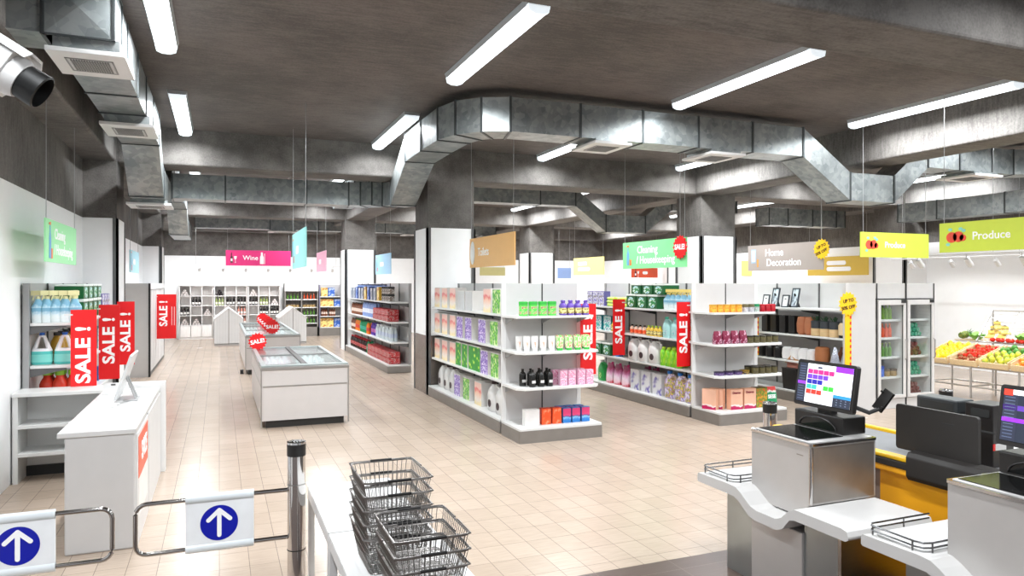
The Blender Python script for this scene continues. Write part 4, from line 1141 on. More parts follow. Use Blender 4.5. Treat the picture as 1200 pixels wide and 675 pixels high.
row('tablet_tub', fl, PI / 2, [.95, 1.3, 1.65, 2.0], .26, 1.58, 'green tub in the lower tier', w, 'tub', g, 'from the near end')
row('tablet_tub', fl, PI / 2, [.95, 1.3, 1.65, 2.0], .26, 1.815, 'green tub in the upper tier', w, 'tub', g, 'from the near end', sc=(1, 1, .75))
row('violet_pack', fl, PI / 2, [2.5, 2.75, 3.0], .2, 1.58, 'violet tablet pack', w, 'pack', g, 'from the near end')
w = 'second shelf, left wall gondola'
row('handle_jug', fl, 0, [.16], .4, 1.13, 'aqua handle jug nearest the wall', w, 'jug', g)
row('handle_jug', fl, 0, [.16], .19, 1.13, 'aqua handle jug nearest the aisle', w, 'jug', g)
row('amber_jug', fl, PI / 2, [.4, .62, .9, 1.2], .3, 1.13, 'amber jug behind the aqua ones', w, 'jug', g, 'from the near end')
row('teal_box', fl, PI / 2, [1.8, 2.2, 2.6], .22, 1.13, 'teal cleaner box', w, 'box', g, 'from the near end')
w = 'third shelf, left wall gondola'
row('ketchup', fl, 0, [.2, .3], .12, .68, 'green-capped red bottle, aisle side', w, 'bottle', g, 'from the near end', sc=1.9)
row('ketchup', fl, 0, [.18, .3], .24, .68, 'green-capped red bottle, middle', w, 'bottle', g, 'from the near end', sc=1.9)
row('ketchup', fl, 0, [.2, .32], .36, .68, 'green-capped red bottle, wall side', w, 'bottle', g, 'from the near end', sc=1.9)
row('blue_pack', fl, PI / 2, [1.7, 2.0, 2.3], .2, .68, 'blue pack below the teal boxes', w, 'pack', g, 'from the near end')
g = 'drinks on the drinks gondola'
w = 'top shelf, drinks gondola'
seq = ['snack_grey', 'snack_grey', 'snack_blue', 'snack_grey', 'snack_grey', 'snack_yellow', 'snack_blue', 'snack_grey', 'snack_grey', 'snack_yellow']
cn = {}
for i, k in enumerate(seq):
    x = .35 + i * .42
    col = k.split('_')[1]; cn[col] = cn.get(col, 0) + 1
    put(k, fd(x, .2, 1.581), R90, f'{col} coffee box, {ORD[cn[col] - 1]} {col} one {FARE}, {w}', 'box', g)
row('bluewater_pack', fd, R90, [.35 + i * .36 for i in range(10)], .38, 1.58, 'tall dark-capped bottle pack at the back', w, 'bottle pack', g, FARE, sc=(1, 1, 1.25))
row('dark_jar_big', fd, R90, [4.6, 4.8, 5.0, 5.2], .2, 1.58, 'dark-lidded jar in the lower tier', w, 'jar', g, FARE)
row('dark_jar_big', fd, R90, [4.6, 4.8, 5.0, 5.2], .2, 1.752, 'dark-lidded jar in the upper tier', w, 'jar', g, FARE)
w = 'second shelf, drinks gondola'
row('brown_pack', fd, R90, [.4, .75, 1.1, 1.45, 1.8], .22, 1.13, 'brown bottle pack', w, 'bottle pack', g, FARE)
row('bluewater_pack', fd, R90, [2.15, 2.5, 2.85, 3.2, 3.55], .22, 1.13, 'pale blue bottle pack', w, 'bottle pack', g, FARE)
row('can_pack', fd, R90, [3.95, 4.38, 4.81, 5.24], .2, 1.13, 'red can pack in the lower tier', w, 'can pack', g, FARE)
row('can_pack', fd, R90, [3.98, 4.4, 4.83, 5.26], .2, 1.268, 'red can pack in the upper tier', w, 'can pack', g, FARE)
w = 'third shelf, drinks gondola'
row('brown_pack', fd, R90, [.35, .7], .22, .68, 'brown bottle pack', w, 'bottle pack', g, FARE)
row('orange_drink', fd, R90, [1.05, 1.4], .22, .68, 'orange drink pack', w, 'bottle pack', g, FARE)
row('green_drink', fd, R90, [1.75, 2.1, 2.45], .22, .68, 'green drink pack', w, 'bottle pack', g, FARE)
row('orange_drink', fd, R90, [2.8], .2, .68, 'lone orange drink pack past the green ones', w, 'bottle pack', g)
row('purple_drink', fd, R90, [3.15, 3.5], .25, .68, 'purple drink pack', w, 'bottle pack', g, FARE)
row('water_pack', fd, R90, [3.9, 4.25, 4.6, 4.95, 5.3], .22, .68, 'clear water bottle pack', w, 'bottle pack', g, FARE)
w = 'bottom deck, drinks gondola'
row('cola_pack', fd, R90, [.35, .7, 1.05, 1.4, 1.75, 2.1, 2.45], .2, .182, 'dark cola bottle pack', w, 'bottle pack', g, FARE)
row('green_drink', fd, R90, [2.82], .2, .182, 'lone green drink pack before the red cans', w, 'bottle pack', g)
row('can_pack', fd, R90, [3.25, 3.68, 4.11, 4.54, 4.97, 5.38], .2, .182, 'red can pack in the lower tier', w, 'can pack', g, FARE)
row('can_pack', fd, R90, [3.27, 3.7, 4.13, 4.56, 4.99, 5.37], .2, .32, 'red can pack in the upper tier', w, 'can pack', g, FARE)
# wine
g = 'bottles in the wine shelves'
UX = (-1.33, -.18, .97); UN = ('left wall wine unit', 'middle wine unit', 'wine unit beside the fridge')
RZ = (1.551, 1.201, .851, .501); RN = ('top', 'second', 'third', 'fourth'); CN = ('left', 'centre', 'right')
def stand(u, r, c, kind, desc):
    for i in range(3):
        x = UX[u] + 1.13 * (c + .5) / 3 + (i - 1) * .105
        put(kind, (x, 28.12, RZ[r]), 0, f'{desc}, {ORD[i]} of three, {CN[c]} cubby of the {RN[r]} row, {UN[u]}', 'wine bottle', g)
def pile(u, r, c, kind, desc):
    q = 0
    for lay, n in enumerate((3, 2, 1)):
        for i in range(n):
            x = UX[u] + 1.13 * (c + .5) / 3 + (i - (n - 1) / 2) * .09
            put(kind, (x, 28.07, RZ[r] + lay * .072), 0, f'{desc}, {("bottom", "middle", "top")[lay]} layer {CN[i] if n == 3 else (("left", "right")[i] if n == 2 else "one")}, {CN[c]} cubby {RN[r]} row, {UN[u]}', 'wine bottle', g)
            q += 1
for u, r, c in ((0, 1, 1), (0, 2, 0), (1, 1, 1), (1, 1, 2), (2, 1, 0), (2, 2, 1), (2, 2, 2)): stand(u, r, c, 'red_wine', 'dark bottle')
for u, r, c in ((1, 1, 0), (2, 1, 1)): stand(u, r, c, 'white_wine', 'green bottle')
for u, r, c in ((1, 2, 2), (1, 3, 2)): stand(u, r, c, 'rose_wine', 'pinkish bottle')
pile(1, 0, 0, 'lying_red', 'dark lying bottle')
for u, r, c in ((0, 0, 0), (0, 2, 2), (0, 3, 0), (0, 3, 1), (2, 0, 0), (2, 1, 2)): pile(u, r, c, 'lying_pale', 'pale lying bottle')
# back fridge and grocery shelf
g = 'jars in the back fridge'
for k, (z, nm) in enumerate(((1.4, 'top'), (1.1, 'second'), (.8, 'third'), (.5, 'lowest'))):
    for s, xs_, kd, ds in ((0, [.12, .24, .36, .48], 'green_juice' if k != 1 else 'cocoa_jar', 'green bottle' if k != 1 else 'tan pot'), (1, [.72, .84, .96, 1.08], ('orange_juice', 'cocoa_jar', 'green_juice', 'green_juice')[k], ('orange bottle', 'tan pot', 'green bottle', 'green bottle')[k])):
        row(kd, fr((2.26, 27.98, 0), 0), 0, xs_, .15, z, ds, f'{("left", "right")[s]} bay, {nm} shelf of the back fridge', 'bottle' if 'bottle' in ds else 'pot', g, sc=(.9, .9, .85))
g = 'packs on the back grocery shelf'
fg = fr((3.52, 27.95, 0), 0)
w = 'of the back grocery shelf'
row('snack_yellow', fg, 0, [.2], .2, 1.5, 'yellow box, top tier', w, 'box', g)
row('snack_blue', fg, 0, [.46], .2, 1.5, 'blue box, top tier', w, 'box', g)
row('snack_yellow', fg, 0, [.17, .42], .2, 1.12, 'yellow box', 'second tier ' + w, 'box', g, sc=(1, 1, .85))
row('snack_blue', fg, 0, [.68], .2, 1.12, 'blue box beside the yellow pair, second tier', w, 'box', g, sc=(1, 1, .85))
row('brown_pack', fg, 0, [.2, .5], .2, .75, 'brown-topped bottle pack', 'third tier ' + w, 'bottle pack', g, sc=(.9, .9, .95))
row('snack_yellow', fg, 0, [.17, .42], .2, .33, 'yellow box', 'lowest tier ' + w, 'box', g)
row('snack_blue', fg, 0, [.68], .2, .33, 'blue box beside the yellow pair, lowest tier', w, 'box', g)
# glass-door fridges
g = 'drinks behind the glass doors'
ff = fr((FRX, FRY, 0), 0); ff2 = fr((FRX + .645, FRY, 0), 0)
XS4 = [.2, .28, .36, .44]
row('lime_juice', ff, 0, XS4, .13, FRS[0], 'lime juice bottle', 'top shelf, left glass fridge', 'bottle', g)
row('orange_juice', ff, 0, XS4, .13, FRS[1], 'orange juice bottle', 'second shelf, left glass fridge', 'bottle', g)
row('green_juice', ff, 0, XS4, .13, FRS[2], 'green juice bottle', 'third shelf, left glass fridge', 'bottle', g)
row('blue_jar', ff, 0, [.22], .14, FRS[3], 'round blue pot', 'fourth shelf, left glass fridge', 'pot', g)
row('cocoa_jar', ff, 0, [.37, .52], .14, FRS[3], 'tan pot with dark lid', 'fourth shelf, left glass fridge', 'pot', g)
for z, kd, ds, sn in ((FRS[1], 'lying_green', 'green', 'second'), (FRS[2], 'lying_maroon', 'maroon', 'third'), (FRS[3], 'lying_green', 'green', 'fourth'), (.162, 'lying_maroon', 'maroon', 'bottom')):
    q = 0
    for lay, n in enumerate((4, 3, 2)):
        for i in range(n):
            put(kd, ff2(.2 + lay * .04 + i * .082, .1, z + lay * .071 + .001), 0, f'lying {ds} bottle, {("bottom", "middle", "top")[lay]} layer, {ORD[i]} from the left, {sn} shelf, right glass fridge', 'bottle', g)
# ================================================================ SIGNS
def star_poly(r, n=16, k=.82):
    return [((r if i % 2 == 0 else r * k) * math.cos(PI * i / n), (r if i % 2 == 0 else r * k) * math.sin(PI * i / n)) for i in range(2 * n)]
YEL = M('burst_yellow', 'f7c61c', .4, vary=.03)
INK = M('burst_ink', '4a2a10', .4)
def icon_apples(r, x, z, s, y):
    a = MB()
    for dx, dz, q in ((-.25, 0, .36), (.2, .02, .36), (.5, -.06, .22)):
        a.prism([(x + s * (dx + q * math.cos(2 * PI * i / 18)), z + s * (dz + q * .95 * math.sin(2 * PI * i / 18))) for i in range(18)], y - .004, y, 'y', 0)
    a.build('fruit_print', M('fruit_print', 'e8503c', .4, vary=.15, scale=9), r)
    l = MB()
    for dx, dz in ((-.35, .5), (.35, .52), (.55, .4), (-.5, -.45)):
        l.prism([(x + s * (dx + .14 * math.cos(2 * PI * i / 10)), z + s * (dz + .1 * math.sin(2 * PI * i / 10))) for i in range(10)], y - .003, y, 'y')
    l.build('leaf_print', M('leaf_print', '8fd8c8', .4), r)
def icon_bottles(r, x, z, s, y, c1='6fa8d8', c2='e8884a'):
    a = MB()
    a.prism([(x - .2 * s, z - .7 * s), (x + .1 * s, z - .7 * s), (x + .1 * s, z + .1 * s), (x, z + .35 * s), (x, z + .6 * s), (x - .1 * s, z + .6 * s), (x - .1 * s, z + .35 * s), (x - .2 * s, z + .1 * s)], y - .004, y, 'y')
    a.build('bottle_print', M('print_' + c1, c1, .4), r)
    b = MB()
    b.prism([(x + .15 * s, z - .7 * s), (x + .42 * s, z - .7 * s), (x + .42 * s, z - .3 * s), (x + .15 * s, z - .3 * s)], y - .004, y, 'y')
    b.prism([(x - .2 * s, z + .62 * s), (x + .08 * s, z + .62 * s), (x + .08 * s, z + .75 * s), (x - .28 * s, z + .7 * s)], y - .004, y, 'y')
    b.build('nozzle_print', M('print_' + c2, c2, .4), r)
def icon_wine(r, x, z, s, y):
    a = MB()
    a.prism([(x - .3 * s, z - .7 * s), (x, z - .7 * s), (x, z + .1 * s), (x - .1 * s, z + .3 * s), (x - .1 * s, z + .75 * s), (x - .2 * s, z + .75 * s), (x - .2 * s, z + .3 * s), (x - .3 * s, z + .1 * s)], y - .004, y, 'y')
    a.build('bottle_print', M('wine_print', '5a3a3a', .4), r)
    b = MB()
    b.prism([(x + .15 * s, z + .25 * s), (x + .55 * s, z + .25 * s), (x + .5 * s, z - .1 * s), (x + .38 * s, z - .2 * s), (x + .38 * s, z - .6 * s), (x + .5 * s, z - .68 * s), (x + .2 * s, z - .68 * s), (x + .32 * s, z - .6 * s), (x + .32 * s, z - .2 * s), (x + .2 * s, z - .1 * s)], y - .004, y, 'y')
    b.prism([(x - .27 * s, z - .45 * s), (x - .03 * s, z - .45 * s), (x - .03 * s, z - .1 * s), (x - .27 * s, z - .1 * s)], y - .006, y - .0045, 'y')
    b.build('glass_print', M('print_white', 'f6f2f2', .4), r)
def hang_sign(label, cx, cy, z0, z1, w, rz, col, lines=(), size=.14, icon=None, tx=0.3, wires=True, emit=0, mat=None, group='hanging aisle signs', cat='sign', top=CEIL):
    r = thing('hanging_sign', label, cat, (cx, cy, z0), rz, group)
    h = z1 - z0
    MB().box(-w / 2, -.008, 0, w / 2, .008, h).build('board', mat or M('sign_' + col, col, .45, vary=.02), r)
    if wires:
        for x in (-w / 2 + .06, w / 2 - .06):
            MB().tube([(x, 0, h), (x, 0, top - z0)], .004, 5).build('hanging_wire', M('sign_wire', 'a8a8a8', .4, metal=.5), r)
    for i, s in enumerate(lines):
        if s[0] == '#':
            hb = h * (.5 if len(lines) == 1 else (.66, .34)[i]); MB().prism(rrect(-w / 2 + tx, hb - size * .3, -w / 2 + tx + float(s[1:]) * w, hb + size * .3, size * .28), -.011, -.009, 'y').build('printed_line', TXTW, r)
            continue
        text(s, size, r, (-w / 2 + tx * (1 if i == 0 else .96), -.009, h * (.5 if len(lines) == 1 else (.68, .3)[i])), TXTW)
    if icon == 'apples': icon_apples(r, -w / 2 + .22, h * .5, .2, -.009)
    if icon == 'bottles': icon_bottles(r, -w / 2 + .2, h * .5, .26, -.009)
    if icon == 'wine': icon_wine(r, -w / 2 + .22, h * .5, .24, -.009)
    if icon == 'frame':
        MB().box(-w / 2 + .1, -.012, h * .3, -w / 2 + .24, -.009, h * .85).build('frame_print', M('print_frame', '9fb4c8', .4), r)
        MB().box(-w / 2 + .12, -.014, h * .36, -w / 2 + .22, -.0125, h * .8).build('picture_print', M('print_pale', 'eef2f4', .4), r)
        MB().box(-w / 2 + .27, -.012, h * .15, -w / 2 + .31, -.009, h * .45).build('candle_print', M('print_candle', 'e8a04a', .4), r)
    if icon == 'roll':
        MB().prism([(-w / 2 + .15 + .11 * math.cos(2 * PI * i / 20), h * .5 + .2 * math.sin(2 * PI * i / 20)) for i in range(20)], -.013, -.009, 'y').build('roll_print', M('print_roll', 'f4f2f0', .4), r)
        MB().prism([(-w / 2 + .03 + p[0] * .2, h * .5 + p[1]) for p in star_poly(.24, 14, .9)], -.0085, .0075, 'y').build('scalloped_edge', M('sign_' + col, col, .45), r)
    return r
hang_sign('pink Wine sign with bottle and glass, over the wine shelves', 1.25, 26.0, 2.6, 3.12, 2.1, 0, 'e63a80', ['Wine'], .22, 'wine', .54)
hang_sign('turquoise aisle sign hanging edge-on above the near freezer', 1.09, 11.0, 2.23, 2.77, 1.9, R90, 'a0e2e0', ['#.2'], .2, 'bottles', .6)
hang_sign('small pale pink sign hanging far above the freezer aisle', 2.4, 18.7, 2.3, 2.8, 1.8, R90, 'f2b4ca', ['#.25'], .2, None, .5)
hang_sign('light blue aisle sign above the drinks gondola', 4.0, 18.8, 2.24, 2.77, 1.9, R90, 'a6d6f0', ['#.25'], .2, 'bottles', .6)
hang_sign('orange Toilets aisle sign above the detergent gondola', 4.05, 10.82, 2.27, 2.77, 2.05, R90, 'efbb78', ['Toilets'], .19, 'roll', .42)
hang_sign('green Cleaning / Housekeeping sign above the cleaning gondola', 7.1, 10.8, 2.27, 2.76, 2.0, R90, '86e096', ['Cleaning', '/ Housekeeping'], .19, 'bottles', .5)
hang_sign('pale yellow aisle sign in the rear bay', 10.2, 18.95, 2.25, 2.77, 1.9, R90, 'f0e08c', ['#.3', '#.4'], .18, None, .3)
hang_sign('beige Home Decoration sign above the decor gondola', 10.15, 10.9, 2.25, 2.77, 2.0, R90, 'a99d96', ['Home', ' Decoration'], .2, 'frame', .5)
hang_sign('yellow wide sign against the right wall beside the yellow burst', 15.8, 14.95, 2.22, 2.74, 2.1, R90, 'dcb848', ['#.32', '#.4'], .2, None, .7)
hang_sign('smaller lime Produce sign above the glass-door fridges', 9.72, 8.06, 2.4, 2.78, 1.46, 0, 'cfe04e', ['Produce'], .13, 'apples', .5)
hang_sign('larger lime Produce sign nearest the checkouts', 8.74, 5.55, 2.4, 2.78, 2.05, R90, 'cfe04e', ['Produce'], .14, 'apples', .44)
hang_sign('green sign on the left wall above the window cleaner gondola', -1.62, 9.25, 2.22, 2.66, 1.65, PI / 2, 'a4e8ae', ['Cleaning', '/ Housekeeping'], .16, 'bottles', .42)
hang_sign('pale blue sign on the left wall above the slatted cabinet', -1.62, 16.6, 2.22, 2.66, 1.6, PI / 2, 'a8dcea', ['#.25'], .2, 'bottles', .5)
hang_sign('red sign far behind, below the green Housekeeping sign', 15.4, 24.0, 2.22, 2.6, 1.2, 0, 'ea5c3a', ['#.2'], .2, 'wine', .5)
hang_sign('small yellow sign on the right wall, beside the red far sign', 15.9, 21.9, 2.3, 2.6, .9, R90, 'f0d27a', ['#.2'], .16, None, .3)
hang_sign('pale blue square sign far behind the yellow one', 12.9, 26.0, 2.2, 2.62, .6, 0, '9cb8ec')
hang_sign('yellow far sign with lavender lower band, behind the orange sign', 9.8, 26.0, 2.3, 2.62, 1.05, 0, 'e4dc9c')
hang_sign('small yellow poster on the right wall past the second pillar', 16.138, 19.0, 2.25, 2.75, .5, R90, 'f2d070', wires=False)
hang_sign('yellow and pink poster on the right wall above the produce rack', 16.138, 9.6, 2.0, 2.42, .9, R90, 'e2e68a', wires=False, icon='apples')
def burst(name, label, loc, rz, r, col, txt, size, ink, wire=None, tilt=0.0, pole=None):
    t = thing(name, label, 'sign', loc, rz, 'starburst sale signs')
    b = MB().prism(star_poly(r), -.008, .008, 'y').build('burst', col, t)
    if tilt: b.rotation_euler = (0, -tilt, 0)
    for i, s in enumerate(txt):
        tt = text(s, size, t, (0, -.0095, (0 if len(txt) == 1 else (.05, -.055)[i])), ink, align='CENTER', rot=(PI / 2, -tilt, 0), bold=.03)
    if wire: MB().tube([(0, .0, r * .9), (0, .0, wire - loc[2])], .004, 5).build('hanging_wire', M('sign_wire', 'a8a8a8', .4, metal=.5), t)
    if pole is not None: MB().tube([(0, .012, 0), (0, .012, pole - loc[2])], .006, 6).build('pole', ALU, t)
    return t
burst('sale_burst', 'red SALE starburst on the end of the green Housekeeping sign', (7.06, 9.93, 2.6), R90, .2, RED, ['SALE!'], .12, TXTW, CEIL)
burst('sale_burst', 'yellow UP TO 50% OFF starburst on the beige sign', (10.1, 9.9, 2.62), R90, .19, YEL, ['UP TO', '50% OFF'], .075, INK, CEIL, .35)
for i in range(5):
    burst('sale_burst', f'{ORD[i]} red SALE starburst from the near end of the far freezer', (1.1, 16.95 + i * .95, 1.02), 0, .17, RED, ['SALE!'], .11, TXTW, None, 0, .87)
burst('sale_burst', 'red SALE starburst at the left rear corner of the near freezer', (.62, 13.3, .98), 0, .16, RED, ['SALE!'], .1, TXTW, None, .2, .85)
def flag(label, x, y, rz=0, w=.24, h=.97, z1=1.72, small=False, away=1, tz=.2):
    r = thing('sale_flag', label, 'sign', (x, y, z1 - h), rz, 'tall red sale flags')
    MB().box(0, -.004, 0, w, .004, h).build('panel', RED, r)
    text('SALE !', .19 * min(w, .3) / .24, r, (w * (.5 if not small else .36), -.0055, tz if not small else h * .28), TXTW, rot=(PI / 2, -PI / 2, 0), bold=.03, sx=1.2 if not small else .95)
    if small:
        for k in range(2): MB().box(w * (.76 + .13 * k), -.0058, h * .3, w * (.78 + .13 * k), -.0042, h * .72).build('printed_line', TXTW, r)
    xb = 0 if away > 0 else w
    MB().box(xb - .06, -.006, h - .06, xb + .02, .006, h - .045).build('bracket', WHITE, r)
    return r
flag('red SALE flag nearest, on the left wall gondola', -1.45, 8.75, h=.81, tz=.03)
flag('second red SALE flag on the left wall gondola', -1.45, 10.65)
flag('third red SALE flag, farthest on the left wall gondola', -1.45, 12.45)
flag('wider red SALE flag on the slatted cabinet', -1.36, 18.7, -.06, .42, 1.04, 1.74, True)
flag('red SALE flag on the aisle side of the nearest end-cap', 4.56, 8.7)
flag('red SALE flag halfway along the cleaning gondola', 6.32, 10.85, away=-1)
flag('red SALE flag at the near end of the cleaning gondola', 6.34, 9.0, away=-1)
def yellow_strip(label, x, y, z0, z1):
    r = thing('offer_strip', label, 'sign', (x, y, z0), 0, 'yellow offer strips')
    MB().box(0, -.004, 0, .13, .004, z1 - z0).build('strip', YEL, r)
    mb = MB()
    n = int((z1 - z0) / .09)
    for i in range(n): mb.box(.095, -.0055, .03 + i * .09, .125, -.0042, .075 + i * .09)
    mb.build('red_check', RED, r)
    return r
yellow_strip('yellow offer strip hanging at the near end of the decor gondola', 8.93, 8.29, .7, 1.6)
burst('sale_burst', 'yellow UP TO 50% OFF starburst topping the decor offer strip', (8.98, 8.28, 1.68), 0, .19, YEL, ['UP TO', '50% OFF'], .075, INK, None, .15, 1.5)
yellow_strip('yellow offer strip at the pillar end of the decor gondola', 8.93, 10.35, .7, 1.55)
# ================================================================ TRACK SPOTLIGHTS
SPOTG = M('spot_glow', 'ffffff', .4, emit=8.0, vary=0)
def track(label, p0, p1, n, aim, grp, nm):
    t = thing('light_track', label, 'light track', p0, 0)
    d = Vector(p1) - Vector(p0)
    MB().tube([(0, 0, 0), tuple(d)], .016, 6).build('rail', WHITE, t)
    for k in (0.05, .5, .95):
        q = d * k
        MB().tube([tuple(q), (q.x, q.y, CEIL - p0[2])], .004, 5).build('hanging_wire', M('sign_wire', 'a8a8a8', .4, metal=.5), t)
    a = Vector(aim).normalized()
    rot = a.to_track_quat('-Z', 'Y').to_matrix().to_4x4()
    for i in range(n):
        q = Vector(p0) + d * ((i + .5) / n)
        s = thing('spotlight', f'white track spotlight, {ORD[i]} {nm}', 'spotlight', tuple(q), 0, grp)
        MB().tube([(0, 0, -.014), (0, 0, -.07)], .01, 6).build('stem', WHITE, s)
        m2 = MB().lathe([(.03, .0), (.045, -.01), (.05, -.17), (.043, -.17), (.04, -.15)], 14); m2.xf(Matrix.Translation((0, 0, -.075)) @ rot); m2.build('lamp_head', WHITE, s)
        m3 = MB().lathe([(0, -.14), (.04, -.151)], 14); m3.xf(Matrix.Translation((0, 0, -.075)) @ rot); m3.build('bulb', SPOTG, s)
        ld = bpy.data.lights.get('track_spot') or bpy.data.lights.new('track_spot', 'SPOT')
        ld.energy = SPOT_W; ld.spot_size = math.radians(80); ld.spot_blend = .6; ld.shadow_soft_size = .04
        lo = bpy.data.objects.new('spot_lamp', ld); COL.objects.link(lo); lo.parent = s
        lo.matrix_local = Matrix.Translation(Vector((0, 0, -.075)) + a * .19) @ rot
track('white light track over the wine shelves', (-1.0, 26.6, 2.62), (4.2, 26.6, 2.62), 7, (0, .9, -.8), 'wine track spotlights', 'from the left over the wine shelves')
track('white light track along the right wall over the produce', (14.6, 12.2, 2.56), (14.6, 6.4, 2.56), 6, (.9, 0, -.8), 'produce track spotlights', 'from the pillar along the right wall')
track('white light track in front of the produce rack', (11.6, 9.6, 2.5), (11.6, 6.0, 2.5), 4, (.8, 0, -.9), 'produce rack spotlights', 'from the fridges over the fruit crates')
# ================================================================ PRODUCE STAND
FRM = M('stand_metal', 'b8b4b0', .35, metal=.6)
PX, PY = 12.05, 9.4
t = thing('produce_stand', 'metal tiered produce stand with sloping racks along the right side', 'produce stand', (PX, PY, 0))
SL = math.atan2(.25, .8)
for k in range(5):
    y = -.02 - k * .82
    MB().tube([(.1, y, 0), (.1, y, .56)], .018).build('leg', FRM, t)
    MB().tube([(.75, y, 0), (.75, y, .76)], .018).build('leg', FRM, t)
    if k: MB().tube([(1.3, y + .42, 0), (1.3, y + .42, 1.5)], .018).build('leg', FRM, t)
    MB().tube([(.1, y, .2), (.75, y, .2)], .012).build('stretcher', FRM, t)
for x, z in ((.1, .2), (.75, .2), (.1, .54), (.78, .75), (1.3, 1.5), (.85, .93)):
    MB().tube([(x, -.02 if z < 1.2 else -.42, z), (x, -3.3, z)], .014).build('cross_bar', FRM, t)
wr = MB()
for k in range(9):
    q = k / 8
    wr.tube([(.86 + .44 * q, -.42, .95 + .55 * q), (.86 + .44 * q, -3.3, .95 + .55 * q)], .006, 5)
for k in range(7):
    y = -.42 - k * .48
    wr.tube([(.86, y, .95), (1.3, y, 1.5)], .016 if k == 0 else .01, 6)
wr.build('wire_rack', FRM, t)
tray = MB()
for k in range(6):
    tray.box(.84 + k * .08, -.4, .93, .88 + k * .08, 0, .945)
tray.build('slatted_tray', WOODL, t)
def tilt_pt(u, v, h):
    """u across (towards the viewer), v up the slope, h above the crate floor"""
    return (PX + v * math.cos(SL) - h * math.sin(SL), PY - u, .56 + v * math.sin(SL) + h * math.cos(SL))
def crate(label, u0, w=.49, l=.8):
    c = thing('produce_crate', label, 'crate', tilt_pt(u0, 0, 0), 0, 'sloping fruit crates')
    mat = Matrix.Rotation(-SL, 4, 'Y')
    for nm, b in (('floor_board', (0, -w, 0, l, 0, .012)), ('front_board', (0, -w, .012, .015, 0, .1)), ('back_board', (l - .015, -w, .012, l, 0, .1)), ('side_board', (.015, -.014, .012, l - .015, 0, .13)), ('side_board', (.015, -w, .012, l - .015, -w + .014, .13))):
        m = MB().box(*b); m.xf(mat); m.build(nm, WOODL, c, bev=.003)
    return c
def ball(name, r, mat, sx=1.0, sz=1.0, tip=0.0, stalk=None):
    def mk():
        n = 8
        prof = [(max(0, r * math.sin(PI * i / n)) * (1 if 0 < i < n else 0), -r * sz * math.cos(PI * i / n) * (1 + (tip if i in (0, n) else 0)) + r * sz) for i in range(n + 1)]
        b = MB().lathe(prof, 12, sx=sx).build(name, mat)
        if stalk:
            s = MB()
            for i in range(5):
                a = 2 * PI * i / 5
                s.add([(0, 0, 2 * r * sz), (r * .5 * math.cos(a - .25), r * .5 * math.sin(a - .25), 1.93 * r * sz), (r * .75 * math.cos(a), r * .75 * math.sin(a), 1.82 * r * sz + .004), (r * .5 * math.cos(a + .25), r * .5 * math.sin(a + .25), 1.93 * r * sz)], [(0, 1, 2, 3)])
            s.tube([(0, 0, 2 * r * sz - .005), (.004, 0, 2 * r * sz + .012)], .004, 5)
            s.build('calyx', stalk, b)
        return b
    return mk
LEAFG = M('leaf_green', '4a8a3a', .5, vary=.15)
K['lemon'] = ball('lemon', .042, M('lemon_peel', 'f0dc2c', .4, vary=.08, scale=30), 1.0, 1.22, .12)
K['tomato'] = ball('tomato', .045, M('tomato_skin', 'd82c1c', .2, vary=.1), 1.0, .86, 0, LEAFG)
K['brown_tomato'] = ball('tomato', .042, M('tomato_dark', '9a4a2a', .3, vary=.15), 1.0, .86, 0, LEAFG)
K['mango'] = ball('mango', .05, ART('mango_skin', [(0, 'e8d23a'), (.45, 'c8c83a'), (.6, '6a9a3a'), (.75, 'e0a83a')], 'noise', 2), .9, 1.3, .05)
K['lime'] = ball('lime', .05, M('lime_skin', '4a8a32', .4, vary=.15), 1.0, 1.1, .1)
K['orange'] = ball('orange', .046, M('orange_peel', 'ee8a2a', .4, vary=.06, scale=30), 1, .97)
def pineapple():
    b = MB().lathe([(0, 0), (.05, .005), (.07, .05), (.072, .12), (.05, .18), (.02, .19)], 14).build('pineapple', ART('pineapple_skin', [(0, 'c8a83a'), (.3, '8a8a3a'), (.6, '5a7a2a'), (.8, '3a5a22')], 'voronoi', 9))
    l = MB()
    for i in range(16):
        a = i * 2.4; q = .012 + .02 * (i / 16); hh = .2 - .08 * (i / 16)
        c, s = math.cos(a), math.sin(a)
        l.add([(q * c - .012 * s, q * s + .012 * c, .18), (q * c + .012 * s, q * s - .012 * c, .18), (q * c * 2.2 + .006 * s, q * s * 2.2 - .006 * c, .18 + hh * .6), (q * c * 4.5, q * s * 4.5, .18 + hh)], [(0, 1, 2), (0, 2, 3)])
    l.build('leaf_crown', LEAFG, b)
    return b
K['pineapple'] = pineapple
ws = [o for o in COL.objects if o.get('label', '').startswith('pink Wine')][0]
MB().prism([(.04, .06), (.16, .06), (.16, .3), (.13, .36), (.13, .46), (.07, .46), (.07, .36), (.04, .3)], -.012, -.009, 'y').box(.18, -.012, .06, .2, -.009, .42).build('bottle_print', MATS['print_white'], ws)
def bananas():
    r = MB()
    for i in range(5):
        y = (i - 2) * .035
        pts = [(.0 + .1 * math.sin(a) , y * (1 - .3 * (a / 2.0)), .02 + .13 * (1 - math.cos(a))) for a in (0, .35, .7, 1.05, 1.4, 1.75)]
        r.tube(pts, .02, 7)
    b = r.build('banana_bunch', M('banana_peel', 'f0d878', .4, vary=.08))
    MB().tube([(.098, -.03, .165), (.1, .0, .19), (.098, .03, .165)], .014, 6).build('stem', M('banana_stem', '6a5a3a', .6), b)
    return b
K['banana'] = bananas
